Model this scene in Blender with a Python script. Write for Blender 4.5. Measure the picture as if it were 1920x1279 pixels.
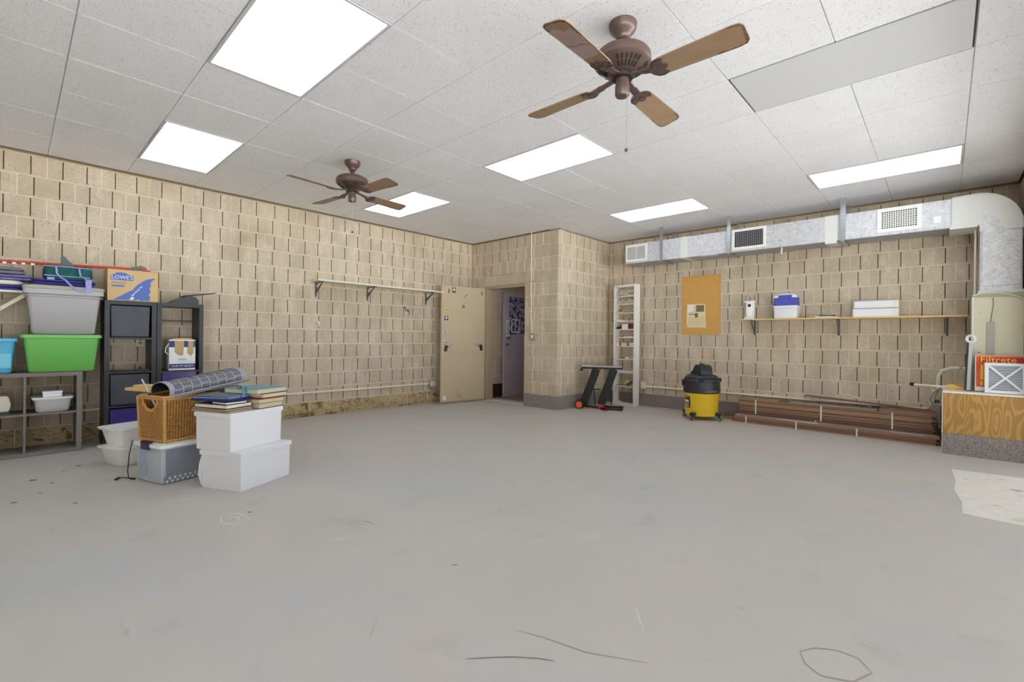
import bpy, bmesh, math, random
from mathutils import Vector, Matrix
random.seed(7)
for o in list(bpy.data.objects): bpy.data.objects.remove(o)
SC = bpy.context.scene
COL = SC.collection
R = math.radians

# ------------------------------------------------------------------ camera
H = 2.913            # ceiling height
LW, BW, DW, PX, RW, SY = -6.607, 7.432, 5.90, -4.554, 0.594, -3.2   # wall planes
cam_d = bpy.data.cameras.new('camera'); cam = bpy.data.objects.new('camera', cam_d); COL.objects.link(cam)
YAW, ROLL = .7428, .0109
fw = Vector((-math.sin(YAW), math.cos(YAW), 0)); r0 = Vector((math.cos(YAW), math.sin(YAW), 0)); up0 = Vector((0, 0, 1))
rt = r0*math.cos(ROLL) + up0*math.sin(ROLL); up = up0*math.cos(ROLL) - r0*math.sin(ROLL)
cam.matrix_world = Matrix(((rt.x, up.x, -fw.x, 0), (rt.y, up.y, -fw.y, 0), (rt.z, up.z, -fw.z, 1.144), (0, 0, 0, 1)))
cam_d.sensor_width = 36; cam_d.sensor_fit = 'HORIZONTAL'; cam_d.lens = 871.87/1920*36
cam_d.shift_x = (960-970.74)/1920; cam_d.shift_y = -(639.5-634.05)/1920
cam_d.clip_start = .02; cam_d.clip_end = 200
SC.camera = cam

# ------------------------------------------------------------------ light
PANEL = 2.4          # luminous ceiling panels
SC.view_settings.view_transform = 'Standard'; SC.view_settings.look = 'None'
SC.view_settings.gamma = 1; SC.view_settings.use_curve_mapping = False
SC.view_settings.exposure = 0.55
SC.cycles.max_bounces = 24; SC.cycles.diffuse_bounces = 16
world = bpy.data.worlds.new('world'); SC.world = world; world.use_nodes = True
wb = world.node_tree.nodes['Background']; wb.inputs[0].default_value = (.93, .97, 1, 1); wb.inputs[1].default_value = .8
def area(name, loc, rot, sx, sy, power, col):
    l = bpy.data.lights.new(name, 'AREA'); l.shape = 'RECTANGLE'; l.size = sx; l.size_y = sy; l.energy = power; l.color = col
    o = bpy.data.objects.new(name, l); COL.objects.link(o); o.location = loc; o.rotation_euler = rot; return o
sun = bpy.data.lights.new('sun', 'SUN'); sun.energy = 56; sun.color = (.93, .97, 1); sun.angle = .01; so_ = bpy.data.objects.new('sun', sun); COL.objects.link(so_); so_.rotation_euler = (0, R(-57), 0)   # high, from beyond the left wall: it only reaches the ground added outside the right-hand opening
area('vestibule_fill', (-5.15, 7.7, 2.44), (0, 0, 0), .4, .4, 3.0, (.88, .82, 1))  # no lamp seen here; added to tint and brighten the inner door

# ------------------------------------------------------------------ materials
def lin(c):
    f = lambda v: (v/12.92 if v <= .04045 else ((v+.055)/1.055)**2.4)
    return tuple(f(v/255) for v in c) + (1,)
def mat(name, rgb, rough=.6, var=0, scale=8, rgb2=None, bump=0, bscale=60, metal=0, rand=0, coord='obj', alpha=1, spec=.5, thr=None, stretch=None, emit=0, trans=0):
    m = bpy.data.materials.new(name); m.use_nodes = True; nt = m.node_tree; N = nt.nodes; L = nt.links
    b = N['Principled BSDF']; b.inputs['Roughness'].default_value = rough; b.inputs['Metallic'].default_value = metal
    b.inputs['Specular IOR Level'].default_value = spec
    c1 = lin(rgb); b.inputs['Base Color'].default_value = c1
    b.inputs['Alpha'].default_value = alpha
    b.inputs['Transmission Weight'].default_value = trans
    if emit: b.inputs['Emission Color'].default_value = c1; b.inputs['Emission Strength'].default_value = emit
    vec = None
    if var or rgb2 or bump:
        if coord == 'world': g = N.new('ShaderNodeNewGeometry'); vec = g.outputs['Position']
        else: g = N.new('ShaderNodeTexCoord'); vec = g.outputs['Object']
        if stretch:
            mp = N.new('ShaderNodeMapping'); mp.inputs['Scale'].default_value = stretch; L.new(vec, mp.inputs[0]); vec = mp.outputs[0]
    out = None
    if var or rgb2:
        n = N.new('ShaderNodeTexNoise'); n.inputs['Scale'].default_value = scale; n.inputs['Detail'].default_value = 5; L.new(vec, n.inputs['Vector'])
        cr = N.new('ShaderNodeValToRGB'); L.new(n.outputs[0], cr.inputs[0])
        lo, hi = (thr or (.3, .7)); cr.color_ramp.elements[0].position = lo; cr.color_ramp.elements[1].position = hi
        if rgb2: a, c = c1, lin(rgb2)
        else: a = tuple(v*(1-var) for v in c1[:3])+(1,); c = tuple(min(1, v*(1+var)) for v in c1[:3])+(1,)
        cr.color_ramp.elements[0].color = a; cr.color_ramp.elements[1].color = c; out = cr.outputs[0]
        if emit and not metal: pass
    if rand:
        oi = N.new('ShaderNodeObjectInfo'); hs = N.new('ShaderNodeHueSaturation')
        mr = N.new('ShaderNodeMapRange'); L.new(oi.outputs['Random'], mr.inputs[0]); mr.inputs[3].default_value = 1-rand; mr.inputs[4].default_value = 1+rand
        L.new(mr.outputs[0], hs.inputs['Value'])
        if out: L.new(out, hs.inputs['Color'])
        else: hs.inputs['Color'].default_value = c1
        out = hs.outputs[0]
    if out: L.new(out, b.inputs['Base Color'])
    if bump:
        n2 = N.new('ShaderNodeTexNoise'); n2.inputs['Scale'].default_value = bscale; n2.inputs['Detail'].default_value = 4; L.new(vec, n2.inputs['Vector'])
        bp = N.new('ShaderNodeBump'); bp.inputs['Strength'].default_value = bump; bp.inputs['Distance'].default_value = .01
        L.new(n2.outputs[0], bp.inputs['Height']); L.new(bp.outputs[0], b.inputs['Normal'])
    return m
def mixin(m, rgb, scale, lo, hi, coord='world', stretch=None, detail=4, kind='noise'):
    """lay a second patchy colour over a material (speckles, stains, grain)"""
    nt = m.node_tree; N = nt.nodes; L = nt.links; b = N['Principled BSDF']
    if coord == 'world': vec = N.new('ShaderNodeNewGeometry').outputs['Position']
    else: vec = N.new('ShaderNodeTexCoord').outputs['Object']
    if stretch: mp = N.new('ShaderNodeMapping'); mp.inputs['Scale'].default_value = stretch; L.new(vec, mp.inputs[0]); vec = mp.outputs[0]
    n = N.new('ShaderNodeTexNoise'); n.inputs['Scale'].default_value = scale; n.inputs['Detail'].default_value = detail; L.new(vec, n.inputs['Vector'])
    mr = N.new('ShaderNodeMapRange'); mr.inputs[1].default_value = lo; mr.inputs[2].default_value = hi; L.new(n.outputs[0], mr.inputs[0])
    mx = N.new('ShaderNodeMix'); mx.data_type = 'RGBA'; L.new(mr.outputs[0], mx.inputs[0])
    if b.inputs['Base Color'].links: L.new(b.inputs['Base Color'].links[0].from_socket, mx.inputs[6])
    else: mx.inputs[6].default_value = b.inputs['Base Color'].default_value
    mx.inputs[7].default_value = lin(rgb); L.new(mx.outputs[2], b.inputs['Base Color'])
    return m

m_block = mat('block', (198, 184, 162), .9, var=.10, scale=5, bump=.35, bscale=150, rand=.07, coord='world', stretch=(1, 1, .5), spec=.2)
mixin(m_block, (220, 204, 183), 6, .54, .78, stretch=(1.4, 1.4, .6)); mixin(m_block, (160, 143, 118), 85, .57, .70); mixin(m_block, (178, 162, 136), 2.2, .55, .8)
m_mortar = mat('mortar', (224, 210, 187), .95, var=.08, scale=30, coord='world', bump=.2, bscale=200, spec=.2)
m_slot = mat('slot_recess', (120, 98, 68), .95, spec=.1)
m_rough = mat('split_block', (186, 166, 128), .95, var=.18, scale=14, bump=.8, bscale=60, coord='world', rand=.06, spec=.2)
mixin(m_rough, (122, 104, 58), 9, .55, .66); mixin(m_rough, (98, 82, 52), 26, .58, .66, stretch=(1, 1, 2))
m_back = mat('wall_core', (160, 142, 112), .95, spec=.1)
m_carpet = mat('base_carpet', (150, 141, 135), 1, var=.4, scale=70, bump=.5, bscale=300, coord='world', spec=.1)
m_carpet2 = mat('base_paint', (140, 126, 124), .9, var=.12, scale=40, bump=.3, bscale=200, coord='world', spec=.1)
m_tile = mat('ceiling_tile', (240, 240, 242), .9, var=.02, scale=3, bump=.25, bscale=70, coord='world', spec=.2, rand=.012)
mixin(m_tile, (200, 200, 200), 110, .60, .68)
m_tbar = mat('ceiling_grid', (206, 206, 206), .6)
m_panelw = mat('flat_panel', (212, 212, 212), .7)
m_emit = mat('light_diffuser', (222, 237, 255), .5, emit=PANEL)
m_floor = mat('painted_concrete', (193, 187, 180), .55, var=.035, scale=.9, bump=.03, bscale=30, coord='world', spec=.35)
mixin(m_floor, (183, 186, 185), .8, .50, .74); mixin(m_floor, (196, 185, 177), 1.7, .52, .74); mixin(m_floor, (180, 172, 163), 3.1, .62, .80)
mixin(m_floor, (130, 122, 112), 24, .74, .80); mixin(m_floor, (206, 202, 198), 5.5, .68, .84, stretch=(1, .35, 1)); mixin(m_floor, (166, 157, 148), 9, .70, .82, stretch=(.4, 1.6, 1))
m_bare = mat('bare_concrete', (222, 216, 206), .9, var=.06, scale=12, bump=.2, bscale=60, coord='world'); mixin(m_bare, (168, 156, 142), 6, .62, .72)
m_scr = mat('scratch', (168, 157, 146), .8); m_scrd = mat('scratch_dark', (132, 122, 112), .8); m_scrl = mat('scratch_light', (210, 205, 199), .8)
m_white = mat('white_plastic', (232, 233, 236), .35, bump=.03, bscale=6)
m_whitew = mat('white_laminate', (232, 228, 218), .5)
m_offwhite = mat('white_painted_board', (222, 216, 200), .6, var=.04, scale=10)
m_black = mat('black_laminate', (40, 39, 42), .45, var=.1, scale=20)
m_blackp = mat('black_plastic', (34, 35, 38), .4)
m_blackm = mat('black_metal', (26, 26, 28), .35)
m_greyw = mat('grey_wood', (132, 124, 118), .7, var=.12, scale=14, stretch=(1, .3, 6))
m_green = mat('green_plastic', (112, 190, 92), .35, bump=.02, bscale=8)
m_gtote = mat('grey_plastic', (178, 176, 178), .4, bump=.02, bscale=8)
m_gtlid = mat('grey_lid', (176, 172, 164), .4)
m_blue = mat('blue_plastic', (74, 174, 216), .35); m_blue2 = mat('pale_blue_label', (110, 200, 228), .4)
m_teal = mat('teal_cloth', (22, 92, 88), .8, var=.25, scale=18, bump=.5, bscale=30)
m_blcloth = mat('blue_cloth', (62, 62, 150), .8, var=.35, scale=14, bump=.5, bscale=25)
m_strap = mat('lilac_strap', (160, 165, 215), .7, var=.1, scale=40)
m_lilac = mat('lilac_cloth', (128, 122, 178), .8, var=.2, scale=20, bump=.4, bscale=30)
m_gcloth = mat('grey_cloth', (128, 124, 130), .8, var=.15, scale=20, bump=.4, bscale=30)
m_card = mat('cardboard', (206, 176, 128), .85, var=.04, scale=10)
m_ink = mat('blue_ink', (88, 112, 184), .7); m_inkw = mat('white_ink', (232, 232, 232), .7); m_inkl = mat('grey_ink', (150, 145, 150), .8)
m_red = mat('red_paint', (196, 66, 42), .4); m_jaw = mat('dark_grey_cast', (92, 88, 90), .45)
m_bin = mat('charcoal_bin', (68, 68, 80), .5, var=.12, scale=12, bump=.15, bscale=40)
m_purple = mat('indigo_plastic', (62, 52, 132), .28, var=.15, scale=6, bump=.25, bscale=9)
m_clear = mat('clear_plastic', (222, 224, 222), .25, alpha=.72)
m_clearw = mat('milky_plastic', (246, 247, 244), .3, alpha=1)
m_mist = mat('translucent_tote', (186, 192, 200), .3, var=.12, scale=5)
m_mistd = mat('translucent_tote_dark', (138, 141, 152), .3, var=.16, scale=4)
m_latch = mat('plum_latch', (66, 52, 88), .4)
m_orange = mat('orange_stuff', (230, 140, 40), .5, rand=.1)
m_wick = mat('wicker', (158, 112, 54), .6, var=.25, scale=30, bump=.2, bscale=80)
m_wickl = mat('wicker_rim', (200, 152, 82), .55, var=.15, scale=40)
m_mat_k = mat('rubber_mat', (160, 160, 168), .6); m_mat_d = mat('rubber_black', (30, 30, 33), .6)
m_pine = mat('pine', (222, 190, 132), .6, var=.07, scale=6, stretch=(1, 8, 8))
m_steel = mat('steel', (176, 178, 182), .3, metal=.8); m_chrome = mat('chrome', (214, 214, 216), .25, metal=.5)
m_door = mat('beige_door_paint', (196, 178, 148), .5, var=.03, scale=2, bump=.03, bscale=12); mixin(m_door, (180, 162, 132), 3, .6, .75, coord='obj')
m_frame = mat('beige_frame_paint', (178, 160, 134), .5)
m_lidoor = mat('mauve_door_paint', (178, 166, 174), .5, var=.05, scale=4)
m_yellow = mat('yellow_sticker', (235, 208, 40), .5); m_paper = mat('paper', (230, 226, 214), .8, var=.05, scale=30)
m_paperk = mat('poster_ink', (52, 46, 66), .7, rgb2=(150, 138, 170), scale=11, thr=(.45, .55)); mixin(m_paperk, (196, 188, 214), 16, .58, .62, coord='obj')
m_box = mat('switch_box', (178, 178, 176), .4, metal=.3); m_cond = mat('painted_conduit', (234, 224, 202), .5)
m_fanm = mat('fan_brown_metal', (104, 84, 78), .38, metal=.35); m_fand = mat('fan_dark', (34, 26, 22), .6)
m_fanw = mat('fan_blade_wood', (144, 118, 92), .5, var=.10, scale=5, stretch=(1, 9, 9), coord='obj'); m_fane = mat('fan_blade_worn_edge', (84, 60, 38), .8, rgb2=(140, 110, 80), scale=40)
m_foil = mat('foil_duct', (206, 206, 208), .42, var=.10, scale=14, metal=.25, bump=.6, bscale=45, coord='world'); mixin(m_foil, (186, 186, 190), 26, .5, .70); mixin(m_foil, (232, 232, 234), 60, .58, .66); m_mastic = mat('white_mastic', (218, 218, 212), .8, bump=.2, bscale=30)
mixin(m_mastic, (120, 118, 112), 60, .70, .74)
m_ductb = mat('galvanised', (166, 170, 176), .5, metal=.3)
m_grille = mat('grille_white', (232, 232, 226), .4); m_dark = mat('dark_opening', (30, 30, 32), .8)
m_cork = mat('cork', (206, 156, 82), .85, var=.06, scale=50, bump=.2, bscale=120); m_news = mat('newsprint', (222, 206, 162), .85, var=.08, scale=20)
m_newsi = mat('news_ink', (120, 106, 84), .9)
m_vyel = mat('yellow_tub', (226, 190, 36), .35); m_vblk = mat('vac_black', (46, 47, 52), .42)
m_plank = mat('brown_board', (156, 124, 96), .55, var=.18, scale=8, stretch=(.4, 8, 20), coord='world', rand=.16)
m_plankr = mat('reddish_board', (122, 86, 68), .5, var=.16, scale=8, stretch=(.4, 8, 20), coord='world', rand=.12)
m_plankg = mat('grey_board', (160, 144, 130), .6, var=.1, scale=8, stretch=(.4, 6, 6), coord='world', rand=.1)
m_ply = mat('plywood', (184, 138, 62), .45)
m_cream = mat('cream_sheet_metal', (214, 210, 182), .45, var=.02, scale=2); m_creamd = mat('cream_dark_edge', (178, 176, 144), .5)  # second cream is the darker tone of the cabinet's top flange
m_fred = mat('orange_red_card', (216, 74, 32), .5, rgb2=(226, 110, 40), scale=6, thr=(.4, .6)); m_fyel = mat('yellow_print', (246, 200, 60), .5)
m_pleat = mat('grey_pleats', (172, 176, 184), .8); m_env = mat('manila', (240, 200, 104), .7)
m_orangew = mat('orange_wheel', (240, 100, 30), .4); m_redp = mat('red_plastic', (206, 44, 40), .4)
m_cblue = mat('cooler_blue', (76, 82, 176), .4); m_cable = mat('grey_cable', (120, 118, 112), .5); m_cablek = mat('black_cable', (30, 30, 30), .5)
m_navy = mat('navy_cover', (28, 48, 118), .45); m_tan = mat('tan_cover', (186, 160, 118), .7, var=.06, scale=20); m_tealr = mat('teal_cover', (112, 150, 160), .6, var=.25, scale=30)
m_pages = mat('page_edges', (214, 200, 168), .9, var=.12, scale=60, stretch=(1, 1, 20)); m_dkbr = mat('dark_brown_cover', (60, 46, 42), .6); m_gold = mat('gold_edge', (190, 150, 80), .5)
# plywood grain: contour bands of a stretched noise
nt = m_ply.node_tree; N = nt.nodes; L = nt.links
tc = N.new('ShaderNodeTexCoord'); mp = N.new('ShaderNodeMapping'); mp.inputs['Scale'].default_value = (5.5, 1, 1.0); L.new(tc.outputs['Object'], mp.inputs[0])
nn = N.new('ShaderNodeTexNoise'); nn.inputs['Scale'].default_value = 1.5; nn.inputs['Detail'].default_value = 1.6; L.new(mp.outputs[0], nn.inputs['Vector'])
mu = N.new('ShaderNodeMath'); mu.operation = 'MULTIPLY'; mu.inputs[1].default_value = 62; L.new(nn.outputs[0], mu.inputs[0])
si = N.new('ShaderNodeMath'); si.operation = 'SINE'; L.new(mu.outputs[0], si.inputs[0])
cr = N.new('ShaderNodeValToRGB'); cr.color_ramp.elements[0].color = lin((166, 124, 60)); cr.color_ramp.elements[1].color = lin((190, 148, 78)); cr.color_ramp.elements[0].position = .0; cr.color_ramp.elements[1].position = .7
L.new(si.outputs[0], cr.inputs[0]); L.new(cr.outputs[0], N['Principled BSDF'].inputs['Base Color'])

# ------------------------------------------------------------------ mesh helpers
class MB:
    def __init__(s): s.v = []; s.f = []; s.mi = []; s.cur = 0
    def add(s, vs, fs):
        k = len(s.v); s.v += [tuple(p) for p in vs]
        for f in fs: s.f.append([k+i for i in f]); s.mi.append(s.cur)
        return s
    def m(s, i): s.cur = i; return s
    def box(s, x0, x1, y0, y1, z0, z1):
        return s.add([(x0,y0,z0),(x1,y0,z0),(x1,y1,z0),(x0,y1,z0),(x0,y0,z1),(x1,y0,z1),(x1,y1,z1),(x0,y1,z1)],
                     [(0,3,2,1),(4,5,6,7),(0,1,5,4),(1,2,6,5),(2,3,7,6),(3,0,4,7)])
    def obox(s, c, size, rot):
        """box centred at c, rotated by a Matrix (3x3)"""
        hx, hy, hz = [v/2 for v in size]
        vs = [Vector(c) + rot @ Vector((a*hx, b*hy, d*hz)) for d in (-1, 1) for a, b in ((-1,-1),(1,-1),(1,1),(-1,1))]
        return s.add(vs, [(0,3,2,1),(4,5,6,7),(0,1,5,4),(1,2,6,5),(2,3,7,6),(3,0,4,7)])
    def bar(s, p0, p1, w, h, upv=(0, 0, 1)):
        p0, p1 = Vector(p0), Vector(p1); d = (p1-p0); ln = d.length; d.normalize(); sd = d.cross(Vector(upv))
        if sd.length < 1e-4: sd = d.cross(Vector((0, 1, 0)))
        sd.normalize(); u = sd.cross(d)
        rot = Matrix((d, sd, u)).transposed()
        return s.obox((p0+p1)/2, (ln, w, h), rot)
    def rings(s, rs, closed=True, cap=True):
        n = len(rs[0]); k = len(s.v)
        for r in rs: s.v += [tuple(p) for p in r]
        for i in range(len(rs)-1):
            for j in range(n if closed else n-1):
                a = k+i*n+j; b = k+i*n+(j+1) % n
                s.f.append([a, b, b+n, a+n]); s.mi.append(s.cur)
        if cap and closed:
            s.f.append([k+j for j in range(n)][::-1]); s.mi.append(s.cur)
            s.f.append([k+(len(rs)-1)*n+j for j in range(n)]); s.mi.append(s.cur)
        return s
    def lathe(s, prof, n=24, c=(0, 0, 0), cap=True):
        return s.rings([[(c[0]+r*math.cos(2*math.pi*j/n), c[1]+r*math.sin(2*math.pi*j/n), c[2]+z) for j in range(n)] for r, z in prof], cap=cap)
    def tube(s, pts, r, n=8):
        pts = [Vector(p) for p in pts]; rs = []; ref = None
        for i, p in enumerate(pts):
            d = (pts[min(i+1, len(pts)-1)]-pts[max(i-1, 0)]).normalized()
            if ref is None: ref = Vector((0, 0, 1)) if abs(d.z) < .9 else Vector((1, 0, 0))
            a = d.cross(ref); a.normalize(); b = a.cross(d); ref = b
            rr = r[i] if isinstance(r, (list, tuple)) else r
            rs.append([p + a*rr*math.cos(2*math.pi*j/n) + b*rr*math.sin(2*math.pi*j/n) for j in range(n)])
        return s.rings(rs)
    def cyl(s, p0, p1, r, n=14): return s.tube([p0, p1], r, n)
    def prism(s, poly, t0, t1, ax='y'):
        def P(a, b, t): return {'y': (a, t, b), 'x': (t, a, b), 'z': (a, b, t)}[ax]
        n = len(poly)
        return s.add([P(a, b, t0) for a, b in poly]+[P(a, b, t1) for a, b in poly],
                     [list(range(n))[::-1], [n+i for i in range(n)]]+[(i, (i+1) % n, n+(i+1) % n, n+i) for i in range(n)])
    def tub(s, x0, x1, y0, y1, z0, z1, tx, ty, th=.004, rim=.015, rimh=.02, cr=.03, solid=False):
        """tapered container: narrower at the base by tx, ty per side; rounded corners and a rim"""
        def ring(ix, z, ins=0):
            ax0, ax1, ay0, ay1 = x0+tx*ix+ins, x1-tx*ix-ins, y0+ty*ix+ins, y1-ty*ix-ins; o = []
            for cx, cy, a0 in ((ax1-cr, ay1-cr, 0), (ax0+cr, ay1-cr, 90), (ax0+cr, ay0+cr, 180), (ax1-cr, ay0+cr, 270)):
                for q in range(4): a = R(a0+q*30); o.append((cx+cr*math.cos(a), cy+cr*math.sin(a), z))
            return o
        h = z1-z0
        rs = [ring(1, z0, .01), ring(1, z0+.012), ring(rimh/h*1.2, z1-rimh*1.2), ring(0, z1-rimh, -rim*.2), ring(0, z1-rimh, -rim), ring(0, z1, -rim)]
        if not solid: rs += [ring(0, z1, th), ring(1, z0+.015, th)]
        return s.rings(rs)
    def mesh(s, name, mats, smooth=False, bevel=0):
        me = bpy.data.meshes.new(name); me.from_pydata(s.v, [], s.f)
        for m in (mats if isinstance(mats, (list, tuple)) else [mats]): me.materials.append(m)
        me.polygons.foreach_set('material_index', s.mi)
        bm = bmesh.new(); bm.from_mesh(me); bmesh.ops.recalc_face_normals(bm, faces=bm.faces)
        if bevel: bmesh.ops.bevel(bm, geom=[e for e in bm.edges if e.calc_face_angle(0) > .5], offset=bevel, segments=2, affect='EDGES', clamp_overlap=True)
        bm.to_mesh(me); bm.free()
        if smooth:
            me.polygons.foreach_set('use_smooth', [True]*len(me.polygons))
            try: me.set_sharp_from_angle(angle=R(35))
            except Exception: pass
        me.update(); return me
def link(name, me, parent=None, loc=(0, 0, 0), rz=0, label=None, rot=None):
    o = bpy.data.objects.new(name, me); COL.objects.link(o); o.location = loc; o.rotation_euler = rot or (0, 0, rz)
    if parent: o.parent = parent
    if label: o['label'] = label
    return o
def part(name, mb, mats, parent, smooth=False, bevel=0, label=None, loc=(0, 0, 0), rz=0, rot=None):
    return link(name, mb.mesh(name, mats, smooth, bevel), parent, loc, rz, label, rot)
def tag(o, label, cat, group=None, kind=None):
    o['label'] = label; o['category'] = cat
    if group: o['group'] = group
    if kind: o['kind'] = kind
    return o
def thing(name, label, cat, loc=(0, 0, 0), rz=0, group=None, kind=None, rot=None):
    return tag(link(name, None, None, loc, rz, rot=rot), label, cat, group, kind)
def solo(name, mb, mats, label, cat, loc=(0, 0, 0), rz=0, group=None, smooth=False, bevel=0, kind=None, rot=None):
    return tag(part(name, mb, mats, None, smooth, bevel, loc=loc, rz=rz, rot=rot), label, cat, group, kind)
def copy_tree(o, parent=None):
    c = o.copy(); COL.objects.link(c)
    if parent: c.parent = parent
    for ch in list(o.children): copy_tree(ch, c)
    return c
def text(name, s, size, mtl, parent, loc, rot, ext=.0008, sx=1, align='CENTER'):
    cu = bpy.data.curves.new(name, 'FONT'); cu.body = s; cu.size = size; cu.extrude = ext; cu.align_x = align; cu.align_y = 'CENTER'; cu.resolution_u = 2
    t = bpy.data.objects.new(name, cu); COL.objects.link(t); bpy.context.view_layer.update()
    me = bpy.data.meshes.new_from_object(t.evaluated_get(bpy.context.evaluated_depsgraph_get())); bpy.data.objects.remove(t)
    me.materials.clear(); me.materials.append(mtl)
    for v in me.vertices: v.co.x *= sx
    return link(name, me, parent, loc, rot=rot)

# ------------------------------------------------------------------ block walls
W, CH = .405, .2065   # block module, course height
J = .0035
_bc = {}
def block_mesh(u0, u1, h, kind):
    """u0..u1 within one block module [0, W]; local x along wall, y outward, z up; face at y=0"""
    key = (round(u0, 3), round(u1, 3), round(h, 3), kind)
    if key in _bc: return _bc[key]
    w = u1-u0; b = MB(); D = -.02
    a0, a1, z0, z1 = J, w-J, J, h-J
    def q(x0, x1, y, zz0, zz1): b.add([(x0, y, zz0), (x1, y, zz0), (x1, y, zz1), (x0, y, zz1)], [(0, 1, 2, 3)])
    if kind == 'rough':
        nx, nz = max(2, int(w/.07)), 4; vs = []; fs = []
        for k in range(nz+1):
            for i in range(nx+1):
                e = i in (0, nx) or k in (0, nz)
                vs.append((a0+(a1-a0)*i/nx, 0 if e else random.uniform(.002, .022), z0+(z1-z0)*k/nz))
        for k in range(nz):
            for i in range(nx): p = k*(nx+1)+i; fs.append((p, p+1, p+nx+2, p+nx+1))
        b.add(vs, fs)
    else:
        sl = []
        if kind in ('slot', 'filled'):
            hw = .0043 if kind == 'slot' else .012
            for c in (.278*W, .722*W):
                if u0+.02 < c < u1-.02: sl.append((c-u0-hw, c-u0+hw))
        sz0, sz1 = (.016, h-.014) if kind == 'slot' else (z0, z1)
        x = a0
        for s0, s1 in sl:
            q(x, s0, 0, z0, z1)
            if kind == 'slot':
                q(s0, s1, 0, z0, sz0); q(s0, s1, 0, sz1, z1)
            dd = D if kind == 'slot' else -.0018
            b.m(2 if kind == 'slot' else 1)
            q(s0, s1, dd, sz0, sz1)
            b.add([(s0, 0, sz0), (s0, dd, sz0), (s0, dd, sz1), (s0, 0, sz1)], [(0, 1, 2, 3)])
            b.add([(s1, 0, sz0), (s1, dd, sz0), (s1, dd, sz1), (s1, 0, sz1)], [(0, 1, 2, 3)])
            if kind == 'slot':
                b.add([(s0, 0, sz0), (s1, 0, sz0), (s1, dd, sz0), (s0, dd, sz0)], [(0, 1, 2, 3)])
                b.add([(s0, 0, sz1), (s1, 0, sz1), (s1, dd, sz1), (s0, dd, sz1)], [(0, 1, 2, 3)])
            b.m(0); x = s1
        q(x, a1, 0, z0, z1)
    b.m(1); e = -.004
    for (x0, z0_, x1, z1_) in ((a0, z0, a1, z0), (a1, z0, a1, z1), (a1, z1, a0, z1), (a0, z1, a0, z0)):
        b.add([(x0, 0, z0_), (x1, 0, z1_), (x1, e, z1_), (x0, e, z0_)], [(0, 1, 2, 3)])
    q(0, w, e, 0, J); q(0, w, e, h-J, h); q(0, J, e, J, h-J); q(w-J, w, e, J, h-J)
    me = b.mesh('block', [m_rough if kind == 'rough' else m_block, m_mortar, m_slot]); _bc[key] = me; return me
def block_wall(parent, axis, plane, n, s0, s1, M, holes=(), kinds=lambda c, s: 'slot', c0=0, c1=14, far=None):
    """axis: 'x' wall runs along x (normal n along y) or 'y'. M = (even, odd) joint phase."""
    rz = {('x', -1): math.pi, ('x', 1): 0, ('y', 1): -math.pi/2, ('y', -1): math.pi/2}[(axis, n)]
    flip = rz in (math.pi, -math.pi/2)
    cnt = 0; rest = MB()
    for c in range(c0, c1):
        ph = M[c % 2]; k = math.floor((s0-ph)/W)
        while ph+k*W < s1-.005:
            a, b_ = max(s0, ph+k*W), min(s1, ph+(k+1)*W); base = ph+k*W; k += 1
            segs = [(a, b_)]
            for (h0, h1, hz) in holes:
                if (c+.5)*CH < hz:
                    ns = []
                    for p, q in segs:
                        if q <= h0 or p >= h1: ns.append((p, q)); continue
                        if p < h0: ns.append((p, h0))
                        if q > h1: ns.append((h1, q))
                    segs = ns
            for p, q in segs:
                if q-p < .02: continue
                if flip: u0, u1, pos = base+W-q, base+W-p, q
                else: u0, u1, pos = p-base, q-base, p
                kd = kinds(c, (p+q)/2)
                me = block_mesh(max(0, u0), min(W, u1), CH, kd)
                loc = (pos, plane, c*CH) if axis == 'x' else (plane, pos, c*CH)
                if far and far((p+q)/2):
                    rm = Matrix.Rotation(rz, 4, 'Z')
                    for pl in me.polygons:
                        rest.m(pl.material_index).add([Vector(loc)+rm @ me.vertices[v].co for v in pl.vertices], [list(range(len(pl.vertices)))])
                    continue
                link('block', me, parent, loc, rz); cnt += 1
    if rest.f:
        o = part('block', rest, [m_block, m_mortar, m_slot], parent); o['kind'] = 'stuff'
    return cnt
def structure(name, mb, mats, label, cat):
    return solo(name, mb, mats, label, cat, kind='structure')
BK = .05  # masonry face to core
def core(*bxs):
    b = MB()
    for q in bxs: b.box(*q)
    return b
# floor
fl = structure('floor', MB().box(LW-.25, RW+.25, SY, BW+1.3, -.12, 0), m_floor, 'grey painted concrete slab floor with scuffs and worn patches', 'floor')
# walls
wl = structure('wall_left', core((LW-.25, LW-BK, SY, DW+.1, 0, H+.15)), m_back, 'long left wall of tan slotted concrete blocks', 'wall')
block_wall(wl, 'y', LW, 1, SY, DW, (.0275, .23), kinds=lambda c, s: 'rough' if c == 0 else 'slot', far=lambda s: s < -.6)
wb_ = structure('wall_back', core((PX-.1, RW+.25, BW+BK, BW+.25, 0, H+.15)), m_back, 'back wall of tan slotted concrete blocks behind the duct', 'wall')
block_wall(wb_, 'x', BW, -1, PX, RW, (-.5195, -.722))
wp = structure('wall_pillar', core((PX-.25, PX-BK, DW+.24, BW+.2, 0, H+.15)), m_back, 'side of the block corner that projects into the room', 'wall')
rk = random.Random(3)
block_wall(wp, 'y', PX, 1, DW, BW, (5.90, 6.10), kinds=lambda c, s: 'slot' if (c > 3 and s > 6.25) else rk.choice(['filled', 'filled', 'plain']))
OX0, OX1, OZ = -6.27, -5.262, 2.08
wd = structure('wall_door', core((LW-.2, OX0, DW+BK, DW+.2, 0, H+.15), (OX1, PX-.01, DW+BK, DW+.2, 0, H+.15), (OX0, OX1, DW+BK, DW+.2, OZ, H+.15)), m_back,
               'short block wall with the doorway, left of the block corner', 'wall')
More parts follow.
